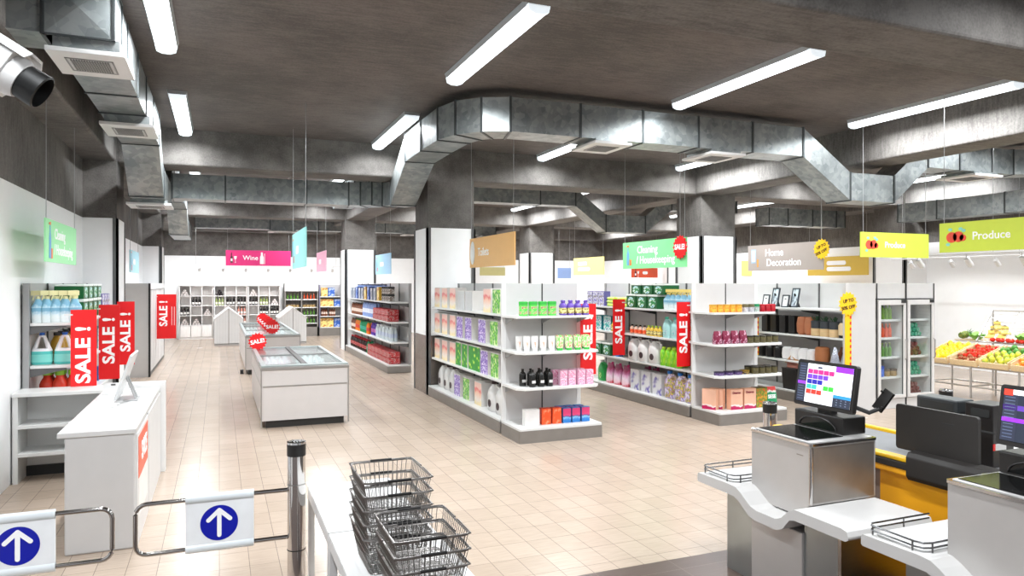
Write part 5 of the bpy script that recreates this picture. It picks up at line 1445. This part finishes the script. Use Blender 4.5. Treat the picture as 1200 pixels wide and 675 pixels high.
def cabbage():
    b = MB().loft([ring(0, 0, 0, .04, .04, 12), ring(0, 0, .03, .085, .085, 12), ring(0, 0, .09, .1, .1, 12), ring(0, 0, .14, .07, .07, 12), ring(0, 0, .16, .02, .02, 12)]).build('lettuce', M('lettuce_green', '8ac05a', .5, vary=.25, scale=25))
    l = MB()
    for i in range(9):
        a = 2 * PI * i / 9; c, s = math.cos(a), math.sin(a)
        l.add([(.06 * c, .06 * s, .01), (.12 * c - .05 * s, .12 * s + .05 * c, .08), (.15 * c, .15 * s, .12), (.12 * c + .05 * s, .12 * s - .05 * c, .08)], [(0, 1, 2, 3)])
    l.build('outer_leaf', M('lettuce_leaf', '6aa844', .5, vary=.25, scale=25), b)
    return b
K['lettuce'] = cabbage
crates = [('lemons', 0), ('tomatoes', .53), ('mangoes', 1.06), ('oranges', 1.59), ('limes', 2.12)]
for nm, u in crates: crate(f'sloping wooden crate of {nm} on the produce stand', u)
def heap(u0, nu, nv, fn, nm, layers=1):
    for iv in range(nv):
        for iu in range(nu):
            kind, ds = fn(iu, iv)
            pu = u0 + .06 + .37 * iu / (nu - 1) + random.uniform(-.012, .012); pv = .09 + .6 * iv / (nv - 1) + random.uniform(-.015, .015)
            h = .014 + (.05 if (iu + iv) % 2 else .0) * layers
            p = tilt_pt(pu, pv, h)
            o = put(kind, (p[0], p[1], p[2]), random.uniform(0, 6), f'{ds}, row {ORD[iv]} up the slope, {ORD[iu]} from the pillar side of the {nm} crate', ds.split()[-1], f'fruit in the {nm} crate')
heap(0, 5, 6, lambda a, b: ('lemon', 'yellow lemon'), 'lemon')
heap(.53, 5, 6, lambda a, b: ('brown_tomato', 'brownish tomato') if b < 2 else ('tomato', 'red tomato'), 'tomato')
heap(1.06, 4, 5, lambda a, b: ('mango', 'yellow-green mango') if b < 3 else ('lime', 'green lime'), 'mango')
heap(1.59, 5, 5, lambda a, b: ('orange', 'orange') if b < 3 else ('tomato', 'red tomato'), 'orange')
heap(2.12, 4, 5, lambda a, b: ('lime', 'green lime'), 'lime')
gp = 'produce on the upper tray'
pa = put('pineapple', (PX + .86, PY - .1, 1.02), 0, 'pineapple lying nearest the fridge on the upper tray', 'pineapple', gp); pa.rotation_euler = (0, 1.45, -.12)
put('lettuce', (PX + .98, PY - .34, .946), 1, 'green lettuce beside the pineapple on the upper tray', 'lettuce', gp)
def rackpt(q, y, dz=.02): return (PX + .86 + .44 * q, PY - y, .95 + .55 * q + dz)
for i, (q, y) in enumerate(((.05, .62), (.05, .84), (.2, .68), (.2, .9), (.34, .75))):
    put('banana', rackpt(q, y), .3 * i, f'banana bunch, {ORD[i]} counted up the wire rack', 'banana', gp, .85)
for i in range(8):
    put('tomato', (PX + .8 + .03 * (i % 2), PY - .75 - i * .085, .95), i, f'red tomato, {ORD[i]} along the ledge below the bananas', 'tomato', gp)
put('pineapple', rackpt(.02, 1.5), 0, 'upright pineapple on the rack behind the mango crate', 'pineapple', gp)
put('lettuce', rackpt(.02, 1.25), 2, 'green lettuce behind the tomato crate', 'lettuce', gp)
put('lettuce', rackpt(.02, 1.85), 2, 'green lettuce behind the orange crate', 'lettuce', gp)
# ================================================================ SERVICE COUNTER (LEFT)
t = thing('back_counter', 'low white open shelf counter against the left wall', 'shelf counter', (-1.9, 8.45, 0))
W2 = .82; D2 = .4
MB().box(0, 0, 0, .045, D2, .865).build('side_panel', SHELFW, t)
MB().box(W2 - .045, 0, 0, W2, D2, .865).build('side_panel', SHELFW, t)
MB().box(.045, D2 - .02, .1, W2 - .045, D2, .865).build('back_panel', SHELFW, t)
MB().box(-.005, -.015, .866, W2, D2, .902).build('top', SHELFW, t, bev=.003)
for z in (.58, .3): MB().box(.045, 0, z - .035, W2 - .045, D2 - .02, z).build('shelf', SHELFW, t, bev=.002)
MB().box(.045, D2 - .06, 0, W2 - .045, D2 - .03, .1).build('kick_recess', GAP, t)
t = thing('service_counter', 'white service counter with a small red poster on its side', 'counter', (-1.05, 6.09, 0))
CW = .46
MB().box(0, .0, 0, CW, 2.34, .865).build('body', PANELW, t, bev=.012)
MB().box(-.045, -.012, .866, CW + .01, 2.34, .905).build('worktop', M('counter_top', 'd4d3d2', .3), t, bev=.005)
MB().box(CW, .03, 0, CW + .014, .95, .85).build('side_panel', WHITE, t)
MB().box(CW, .985, 0, CW + .014, 2.33, .85).build('side_panel', WHITE, t)
MB().box(CW, .955, 0, CW + .008, .98, .86).build('panel_joint', M('joint_grey', '9a9a9a', .4), t)
MB().box(-.02, 2.35, 0, CW + .06, 2.47, .955).build('end_slab', WHITE, t, bev=.006)
ps = MB().box(CW + .0145, .1, .5, CW + .018, .84, .82).build('poster', M('poster_red', 'ec6a4e', .4), t)
tx = text('SALE', .2, ps, (CW + .0195, .3, .66), TXTW, rot=(PI / 2, 0, PI / 2), bold=.03)
MB().box(CW + .0145, .12, .2, CW + .017, .82, .49).build('poster_lower', M('poster_pale', 'f4efec', .4), t)
t = thing('till_monitor', 'slim white monitor on an A-frame stand on the service counter', 'monitor', (-.8, 7.62, .906))
MB().prism(rrect(-.1, -.13, .1, .13, .02), 0, .014).build('stand_base', M('alu_white', 'b8b8b8', .3, metal=.4), t)
mp_ = MB().box(-.008, -.28, 0, .014, .28, .43); mp_.xf(Matrix.Translation((-.08, 0, .03)) @ Matrix.Rotation(.32, 4, 'Y')); mp_.build('screen_panel', M('monitor_white', 'cfcfcf', .3), t, bev=.004)
MB().tube([(-.005, -.06, .22), (.075, -.06, .012)], .009).tube([(-.005, .06, .22), (.075, .06, .012)], .009).tube([(-.005, -.06, .22), (-.005, .06, .22)], .009).build('stand_leg', M('alu_white', 'b8b8b8', .3, metal=.4), t)
t = thing('card_holder', 'small clear sign holder with a white card on the service counter', 'sign holder', (-.97, 8.05, .906))
MB().box(-.09, -.03, 0, .09, .03, .012).build('base', WHITE, t)
MB().box(-.085, -.004, .012, .085, .004, .11).build('card', WHITE, t)
MB().box(-.02, -.006, .085, .02, -.0045, .1).build('printed_line', DKGREY, t)
for k in range(3):
    o = MB().box(-.1, -.07, 0, .1, .07, .004).build('leaflet', WHITE, None, (-.95 + .015 * k, 7.35 + .1 * (k - 1), .9065 + .0042 * k)); o.rotation_euler = (0, 0, .1 * k)
    tag(o, f'flat white leaflet, {("lowest", "middle", "uppermost")[k]} of three, on the service counter beside the monitor', 'leaflet', 'leaflets on the counter')
# ================================================================ ENTRY GATES
GY = 4.77
PANC = M('gate_panel', 'f0f2f4', .3, coat=.2)
BLUE = M('arrow_blue', '0a18a4', .35, vary=.03)
def gate_post(label, x, y):
    t = thing('gate_post', label, 'post', (x, y, 0), 0, 'chrome gate posts')
    r = .056
    MB().lathe([(.1, 0), (.1, .012), (.06, .03), (0, .03)], 24).build('floor_flange', CHROME, t)
    MB().lathe([(r, .02), (r, .30)], 28).build('lower_tube', CHROME, t)
    MB().lathe([(r + .002, .301), (r + .002, .306)], 28).build('joint_ring', GAP, t)
    MB().lathe([(r, .307), (r, .715)], 28).build('middle_tube', CHROME, t)
    MB().lathe([(r + .0015, .716), (r + .0015, .722)], 28).build('joint_ring', ALU, t)
    MB().lathe([(r, .723), (r, .9)], 28).build('upper_tube', CHROME, t)
    MB().lathe([(r + .003, .9), (r + .003, .975)], 28).build('black_collar', BLACK, t)
    MB().lathe([(r + .004, .975), (r + .003, .988), (r * .8, .99), (r * .75, .98), (.02, .978), (0, .986)], 28).build('top_cap', CHROME, t)
    return t
gate_post('chrome gate post with black collar beside the white basket table', .457, GY)
gate_post('chrome gate post with black collar behind the nearest self-checkout', 4.34, 4.82)
gate_post('chrome gate post with black collar behind the cashier printers', 6.41, 4.76)
gate_post('chrome gate post at the far end of the left swing gate, by the wall', -1.56, GY)
def swing_gate(label, x0, x1, px0, px1, cx):
    """frame from its post at x0 to the free end x1"""
    t = thing('swing_gate', label, 'gate', (x0, GY, 0), 0, 'swing gates with arrow panels')
    s = 1 if x1 > x0 else -1
    w = abs(x1 - x0); zt, zb, r = .685, .385, .06
    P = [(0, 0, zt)]
    P += [(s * (w - r + r * math.sin(a)), 0, zt - r + r * math.cos(a)) for a in (0, PI / 8, PI / 4, 3 * PI / 8, PI / 2)]
    P += [(s * (w - r + r * math.cos(a)), 0, zb + r - r * math.sin(a)) for a in (0, PI / 8, PI / 4, 3 * PI / 8, PI / 2)]
    P += [(0, 0, zb)]
    MB().tube(P, .0135, 12).build('frame', M('gate_chrome', 'a5a19e', .12, metal=1.0, vary=.02), t)
    a, b = px0 - x0, px1 - x0
    pan = MB().box(a, -.012, zb - .012, b, .006, zt + .012)
    pn = pan.build('arrow_panel', PANC, t)
    for z in (zt, zb): MB().prism([(.022 * math.cos(2 * PI * i / 14) - .0, z + .028 * math.sin(2 * PI * i / 14)) for i in range(14)], a, b, 'x', 0, True).build('panel_clamp', M('clamp_pale', 'dfe5e8', .25, coat=.3), pn)
    c = cx - x0; zc = (zt + zb) / 2 - .005
    MB().prism([(c + .108 * math.cos(2 * PI * i / 40), zc + .108 * math.sin(2 * PI * i / 40)) for i in range(40)], -.0135, -.0125, 'y').build('blue_disc', BLUE, pn)
    def bar(x0_, z0_, x1_, z1_, q=.0125):
        d = Vector((x1_ - x0_, z1_ - z0_)); L = d.length; d.normalize(); n = Vector((-d.y, d.x)) * q
        pts = []
        for k in range(7):
            an = PI / 2 + PI * k / 6; o = d * math.cos(an) * q + n * math.sin(an); pts.append((x0_ + o.x, z0_ + o.y))
        for k in range(7):
            an = -PI / 2 + PI * k / 6; o = d * math.cos(an) * q + n * math.sin(an); pts.append((x1_ + o.x, z1_ + o.y))
        return pts
    ar = MB()
    ar.prism(bar(c, zc - .075, c, zc + .075), -.0152, -.0137, 'y')
    ar.prism(bar(c, zc + .078, c - .062, zc + .02), -.0156, -.0137, 'y').prism(bar(c, zc + .078, c + .062, zc + .02), -.016, -.0137, 'y')
    ar.build('white_arrow', TXTW, pn)
swing_gate('right chrome swing gate with a white panel and blue up-arrow', .41, -.46, .2, -.19, .0)
swing_gate('left chrome swing gate with a white panel and blue up-arrow, by the wall', -1.515, -.58, -1.32, -.865, -1.045)
# ================================================================ BASKET TABLES AND WIRE BASKETS
def table(label, y0, y1):
    t = thing('side_table', label, 'table', (.55, y0, 0), 0, 'white basket tables')
    w = .55; l = y1 - y0; h = .64
    MB().box(0, 0, h - .012, w, l - .004, h).build('tabletop', WHITE, t, bev=.003)
    MB().box(0, 0, h - .075, .02, l - .004, h - .0125).box(w - .02, 0, h - .075, w, l - .004, h - .0125).box(.02, 0, h - .075, w - .02, .02, h - .0125).box(.02, l - .024, h - .075, w - .02, l - .004, h - .0125).build('apron', WHITE, t)
    for x in (0, w - .04):
        for y in (0, l - .044): MB().box(x, y, 0, x + .04, y + .04, h - .076).build('leg', WHITE, t)
table('white table farther of the pair beside the gate post', 4.0, 4.98)
table('white table nearer of the pair, under the wire baskets', 2.98, 3.98)
def basket():
    t = thing('wire_basket', '', 'basket', (0, 0, 0), 0, 'stacked wire shopping baskets')
    H, a, b, a2, b2 = .175, .16, .205, .125, .165
    rr = MB()
    def loop(w, d, z, r=.03): return [(p[0], p[1], z) for p in rrect(-w, -d, w, d, r, 3)]
    rr.tube(loop(a, b, H), .0048, 6, True)
    rr.build('rim', WIRE, t)
    wb = MB()
    wb.tube(loop(a - .012, b - .013, H * .62), .0022, 4, True)
    wb.tube(loop(a - .024, b - .027, H * .3), .0022, 4, True)
    wb.tube(loop(a2, b2, 0.002), .003, 4, True)
    nx, ny = 13, 17
    for i in range(1, nx):
        q = -1 + 2 * i / nx
        wb.tube([(q * a, -b, H), (q * a2, -b2, .002), (q * a2, b2, .002), (q * a, b, H)], .0017, 4)
    for i in range(1, ny):
        q = -1 + 2 * i / ny
        wb.tube([(-a, q * b, H), (-a2, q * b2, .0045), (a2, q * b2, .0045), (a, q * b, H)], .0017, 4)
    wb.build('wire_mesh', WIRE, t)
    for s in (-1, 1):
        hd = MB()
        zz = H + .004; yy = s * (b + .002)
        hd.tube([(-a - .004, s * .02, H + .006), (-a - .002, yy * .97, zz), (-a + .02, yy, zz), (a - .02, yy, zz), (a + .002, yy * .97, zz), (a + .004, s * .02, H + .006)], .0038, 6)
        h = hd.build('handle', WIRE, t)
        MB().tube([(-.055, yy, zz), (.055, yy, zz)], .0068, 8).build('grip', BLACK, h)
    return t
bk = basket(); bk_tree = [(c, kids(c)) for c in kids(bk)]
first = True
NM = ('lowest', 'second', 'third', 'fourth', 'topmost')
for st, (sx, sy, n, ds) in enumerate(((.775, 3.5, 5, 'taller rear stack'), (.815, 3.06, 3, 'shorter front stack'))):
    for k in range(n):
        lb = f'chrome wire basket, {NM[k] if k < n - 1 else "topmost"} of the {ds} on the white table'
        loc = (sx + .002 * (k % 2), sy - .003 * k, .641 + .066 * k)
        if first: bk.location = loc; bk['label'] = lb; first = False
        else: dup(bk, loc, 0, lb, bk_tree)
# ================================================================ SELF-CHECKOUTS
SCR = {}
def scr_mat(c, e=.85):
    return M('screen_' + c, c, .3, emit=e, vary=0)
def screen(parent, W, H, dark=False):
    """screen image on the plane x=0, facing -x; u runs from far (+y) to near (-y)"""
    def R(u0, v0, u1, v1, c, lay, nm='screen_tile'):
        key = c
        rects.setdefault((lay, c), MB()).box(-.0006 * lay - .0016, W / 2 - u0 * W, H - v0 * H, -.0006 * lay - .0008, W / 2 - u1 * W, H - v1 * H)
    rects = {}
    R(0, 0, 1, 1, 'e4e4ea' if not dark else '242a38', 0)
    R(0, .0, .16, 1, '2b2f3f', 1)
    for k in range(14): R(.02, .08 + k * .065, .13, .095 + k * .065, '55607a', 2)
    if not dark:
        R(.0, .47, .16, .55, '8a3fc8', 3); R(.36, .06, .44, .11, '3a4054', 1)
        for r, (v, cols) in enumerate(((.14, ['b82a78'] * 5), (.27, ['6a3ac0'] * 4), (.40, ['2a2a98'] * 3), (.53, ['3aa8a0'] * 2), (.66, ['d8382c'] * 3))):
            for i, c in enumerate(cols): R(.175 + i * .1, v, .268 + i * .1, v + .115, c, 1)
        for i in range(2): R(.49 + i * .1, .53, .583 + i * .1, .645, '3ab83a', 1)
        R(.69, .0, 1, .14, '8a30d8', 1); R(.69, .7, 1, .78, '2f86c8', 1); R(.69, .78, 1, 1, '2a2f3e', 1)
        for i in range(3):
            for j in range(3): R(.75 + i * .08, .81 + j * .06, .775 + i * .08, .83 + j * .06, '6a7488', 2)
    else:
        R(0, 0, .35, .1, 'eeeeee', 2); R(0, 0, .1, .12, 'd83a2a', 3); R(.0, .3, .45, .4, '5a3a9a', 1); R(0, .55, 1, .63, '8a30d8', 3); R(.45, .1, 1, .5, '1f5a5a', 1)
    for (lay, c), mb in rects.items(): mb.build('screen_image', scr_mat(c), parent)
def monitor(parent, x, y, z, W, H, dark, tilt=.16):
    m = empty('monitor', (x, y, z)); m.parent = parent; m.rotation_euler = (0, tilt, 0)
    b = .022
    MB().prism(rrect(-W / 2 - b, -b * 1.2, W / 2 + b, H + b, .02), 0.001, .035, 'x').build('housing', M('monitor_black', '23201f', .35), m, bev=.004)
    sc = MB().box(-.0008, -W / 2 - .004, -.004, .001, W / 2 + .004, H + .004).build('screen', BLACKG, m)
    screen(sc, W, H, dark)
    sc.location = (-.001, 0, 0)
    MB().box(.036, -.05, .04, .06, .05, .16).build('mount', BLACK, m)
    return m
def self_checkout(label, ox, oy, dark, post):
    t = thing('self_checkout', label, 'self-checkout', (ox, oy, 0), 0, 'self-checkout kiosks')
    # counter, profile along y extruded in x
    top = [(1.34, .62), (1.33, .635), (1.0, .64), (.93, .635), (.88, .61), (.79, .55), (.73, .535), (.56, .535), (.51, .555), (.44, .62), (.4, .638), (.05, .638), (.012, .63), (0, .6)]
    bot = [(0, .585), (.02, .572), (.4, .572), (.44, .56), (.5, .49), (.55, .468), (.74, .468), (.8, .48), (.9, .55), (.95, .57), (1.33, .572), (1.34, .58)]
    poly = top + bot
    n = len(poly)
    c = MB().prism(poly, 0, .66, 'x').build('counter', M('solid_surface', 'c6c4c2', .3, vary=.015), t, bev=.012, seg=3)
    # kiosk body
    MB().prism([(.43, .995), (.955, .995), (.955, .63), (.92, .63), (.79, .545), (.55, .545), (.44, .63), (.43, .63)], .16, .70, 'x').build('kiosk_body', [SATIN], t, bev=.014, seg=3)
    MB().box(.18, .4275, .645, .685, .432, .985).build('front_steel_panel', STEELD, t)
    MB().tube([(.163, .432, .64), (.163, .432, .99)], .013, 12).build('corner_trim', CHROME, t)
    tp = MB().prism(rrect(.15, .42, .71, .965, .02), .996, 1.012); tp.build('top_rim', CHROME, t, bev=.004)
    MB().prism(rrect(.17, .44, .69, .945, .015), 1.0125, 1.016).build('top_plate', M('top_silver', 'c4c2c0', .38, metal=.5, vary=.03), t)
    MB().box(.2, .5, 1.0165, .5, .93, 1.02).build('scanner_glass', BLACKG, t)
    MB().box(.1585, .49, .925, .16, .545, .932).build('maker_plate', STEELD, t)
    # scanner tower with an arched window
    tw = MB().box(.52, .52, 1.0165, .72, .94, 1.13)
    tw.build('scanner_tower', BLACK, t, bev=.008)
    arch = [(.57 + .0, 1.03)] + [(.73 - .16 * math.cos(PI * k / 12), 1.03 + .075 * math.sin(PI * k / 12)) for k in range(13)]
    MB().prism(arch[1:], .5165, .5198, 'x').build('scanner_window', BLACKG, t)
    MB().tube([(.514, p[0], p[1]) for p in arch[1:]], .005, 6).build('window_trim', M('tower_trim', '2c2a2a', .25), t)
    MB().box(.57, .66, 1.13, .62, .78, 1.2).build('monitor_neck', BLACK, t)
    monitor(t, .545, .72, 1.185, .46, .265, dark)
    # card terminal on a bracket
    ct = MB().tube([(.6, .5, 1.2), (.66, .44, 1.17), (.7, .4, 1.2)], .014).build('terminal_bracket', BLACK, t)
    tm = MB().box(-.012, -.04, 0, .014, .04, .17); tm.box(-.03, -.045, .03, -.012, -.028, .045).box(-.03, .028, .13, -.012, .045, .145)
    tm.xf(Matrix.Translation((.7, .42, 1.19)) @ Matrix.Scale(.85, 4) @ Matrix.Rotation(.45, 4, 'X') @ Matrix.Rotation(.35, 4, 'Y'))
    tm.build('card_terminal', BLACK, ct)
    # tray with rail
    MB().prism(rrect(.05, 1.0, .5, 1.3, .04), .6405, .647).build('tray_plate', M('tray_white', 'cfcfce', .35, metal=.1, vary=.02), t)
    rl = MB()
    for z in (.665, .69):
        rl.tube([(.5, .985, z), (.09, .985, z), (.045, 1.0, z), (.03, 1.04, z), (.03, 1.3, z), (.06, 1.32, z), (.5, 1.32, z)], .005, 6)
    for p in ((.09, .985), (.03, 1.05), (.03, 1.29), (.3, 1.32), (.3, .985)): rl.tube([(p[0], p[1], .64), (p[0], p[1], .692)], .005, 6)
    rl.build('tray_rail', M('rail_steel', '6f6f70', .25, metal=1.0), t)
    # base
    MB().box(.1, .44, 0, .66, .89, .47).build('pedestal', SATIN, t, bev=.006)
    MB().box(.12, .891, 0, .62, 1.16, .57).build('side_cabinet', M('cabinet_steel', 'a3a8a8', .3, metal=.85, vary=.14, scale=1.6), t)
    MB().box(.12, .17, 0, .62, .439, .57).build('side_cabinet', MATS['cabinet_steel'], t)
    MB().box(.1, .14, 0, .63, .165, .57).build('end_trim', STEEL, t)
    return t
self_checkout('self-checkout with the bright touchscreen of coloured tiles, nearest the aisle', 3.2, 2.95, False, True)
self_checkout('self-checkout cut by the frame edge, with a dark touchscreen', 3.24, 1.56, True, False)
# ================================================================ CASHIER LANE
t = thing('cashier_lane', 'yellow cashier lane with a grey belt and black privacy panel', 'checkout lane', (4.12, 1.2, 0))
L = 3.35
MB().box(.06, .02, 0, .72, L - .02, .8).build('lane_body', M('lane_brown', '8f7d74', .4, vary=.06), t, bev=.006)
MB().box(.045, .1, .05, .0599, L - .98, .78).build('yellow_panel', ORANGE, t)
MB().box(.09, .03, .8005, .68, L - .03, .845).build('belt', M('belt_grey', '77787a', .6, vary=.05), t, bev=.01)
MB().box(.69, 0, .8, .73, L, .865).build('far_rail', M('rail_yellow', 'eebb1e', .35), t, bev=.006)
MB().box(.0, 0, .835, .08, L, .862).build('near_rail', M('rail_yellow', 'eebb1e', .35), t, bev=.008)
MB().box(-.012, 0, .79, .0, L, .834).box(0, 0, .79, .08, L, .8345).build('bumper', M('bumper_black', '2c2a28', .5), t, bev=.006)
MB().box(-.004, 0, .745, .08, L, .789).build('lower_rail', ORANGE, t, bev=.012)
pp = MB().prism(rrect(1.7, .905, 2.26, 1.2, .02), .06, .085, 'x').build('privacy_panel', M('panel_black', '2a2725', .5, vary=.08), t, bev=.004)
MB().prism([(-.02, .76), (-.02, .88), (.0, .91), (.09, .92), (.09, .74), (.0, .73)], 1.45, 2.12, 'y').build('black_apron', M('panel_black', '2a2725', .5, vary=.08), t, bev=.006)
for k in range(2): MB().box(.0585, 1.85 - k * .25, 1.12, .0598, 1.93 - k * .25, 1.13).build('panel_slot', GAP, t)
t = thing('cashier_desk', 'pale cashier desk beyond the belt', 'desk', (4.87, 1.6, 0))
MB().box(.02, .02, 0, .5, 1.85, .81).build('body', M('desk_grey', '8f9090', .5), t)
MB().box(0, 0, .811, .54, 1.9, .845).build('worktop', WHITE, t, bev=.004)
t = thing('receipt_printer', 'low black receipt printer with a paper slot behind the privacy panel', 'printer', (4.62, 3.26, .866))
t.location = (4.46, 3.2, .846)
MB().box(0, 0, 0, .16, .36, .3).build('housing', BLACK, t, bev=.008)
MB().box(.0, .03, .3005, .16, .33, .385).build('top_cover', M('printer_grey', '35383a', .4), t, bev=.01)
MB().box(-.002, .06, .31, -.0003, .3, .36).build('paper_slot', GAP, t)
t = thing('cash_unit', 'black cash unit with a red and white sticker, beside the receipt printer', 'cash unit', (4.46, 3.0, .846))
MB().box(0, 0, 0, .2, .18, .39).build('housing', M('cash_black', '24201f', .4, vary=.1), t, bev=.006)
MB().prism(rrect(.02, .31, .14, .36, .01), -.004, -.0004, 'x').build('coin_slot', GAP, t)
MB().box(.02, -.003, .11, .12, -.0005, .15).build('white_sticker', WHITE, t)
MB().box(.0, -.0031, .11, .0195, -.0004, .15).build('red_sticker', RED, t)
# ================================================================ SECURITY CAMERA
A = Vector((-1.42, 4.02, 3.31)); B = Vector((-.9, 3.98, 2.98))
t = thing('security_camera', 'white bullet security camera with a red triangle mark, hanging at the top left', 'camera', tuple(A))
d = (B - A); Lc = d.length; d.normalize()
xax = d; yax = Vector((0, 0, 1)).cross(xax).normalized(); zax = xax.cross(yax)
rot = Matrix((xax, yax, zax)).transposed().to_4x4()
def cm(mb, nm, mat, **k):
    mb.xf(rot); return mb.build(nm, mat, t, **k)
q = .115
cm(MB().prism([(-q, -q * .7), (-q * .7, -q), (q * .7, -q), (q, -q * .7), (q, q * .7), (q * .7, q), (-q * .7, q), (-q, q * .7)], -.12, Lc, 'x'), 'housing', WHITE, bev=.008)
cm(MB().prism([(-q - .012, q * .75), (-q * .6, q + .012), (q * .6, q + .012), (q + .012, q * .75), (q + .0, q * .75), (q * .6, q + .001), (-q * .6, q + .001), (-q, q * .75)], -.14, Lc + .05, 'x'), 'sun_shield', WHITE)
cm(MB().lathe([(.1, Lc), (.1, Lc + .03), (.088, Lc + .06)], 24, axis='x'), 'front_ring', WHITE)
cm(MB().lathe([(.08, Lc + .03), (.085, Lc + .15), (.077, Lc + .155), (.07, Lc + .1), (0, Lc + .09)], 24, axis='x'), 'lens_hood', M('lens_black', '0a0a0a', .5))
s = -q - .0015
# marks sit on the side facing the shop front (-y of the body)
cm(MB().prism([(.42, .04), (.51, .04), (.465, -.04)][::-1], s - .001, s, 'y'), 'mark_red', M('mark_red', 'd8402c', .4))
cm(MB().prism([(.33, .055), (.4, .055), (.365, .0)][::-1], s - .001, s, 'y'), 'mark_teal', M('mark_teal', '3a9a98', .4))
MB().tube([(0, 0, 0), (-.02, 0, .12), (-.02, .0, BB - A.z + .02)], .03, 12).build('mount_pole', WHITE, t)
MB().lathe([(.075, BB - A.z - .03), (.075, BB - A.z - .001)], 20, (-.02, 0, 0)).build('mount_flange', WHITE, t)
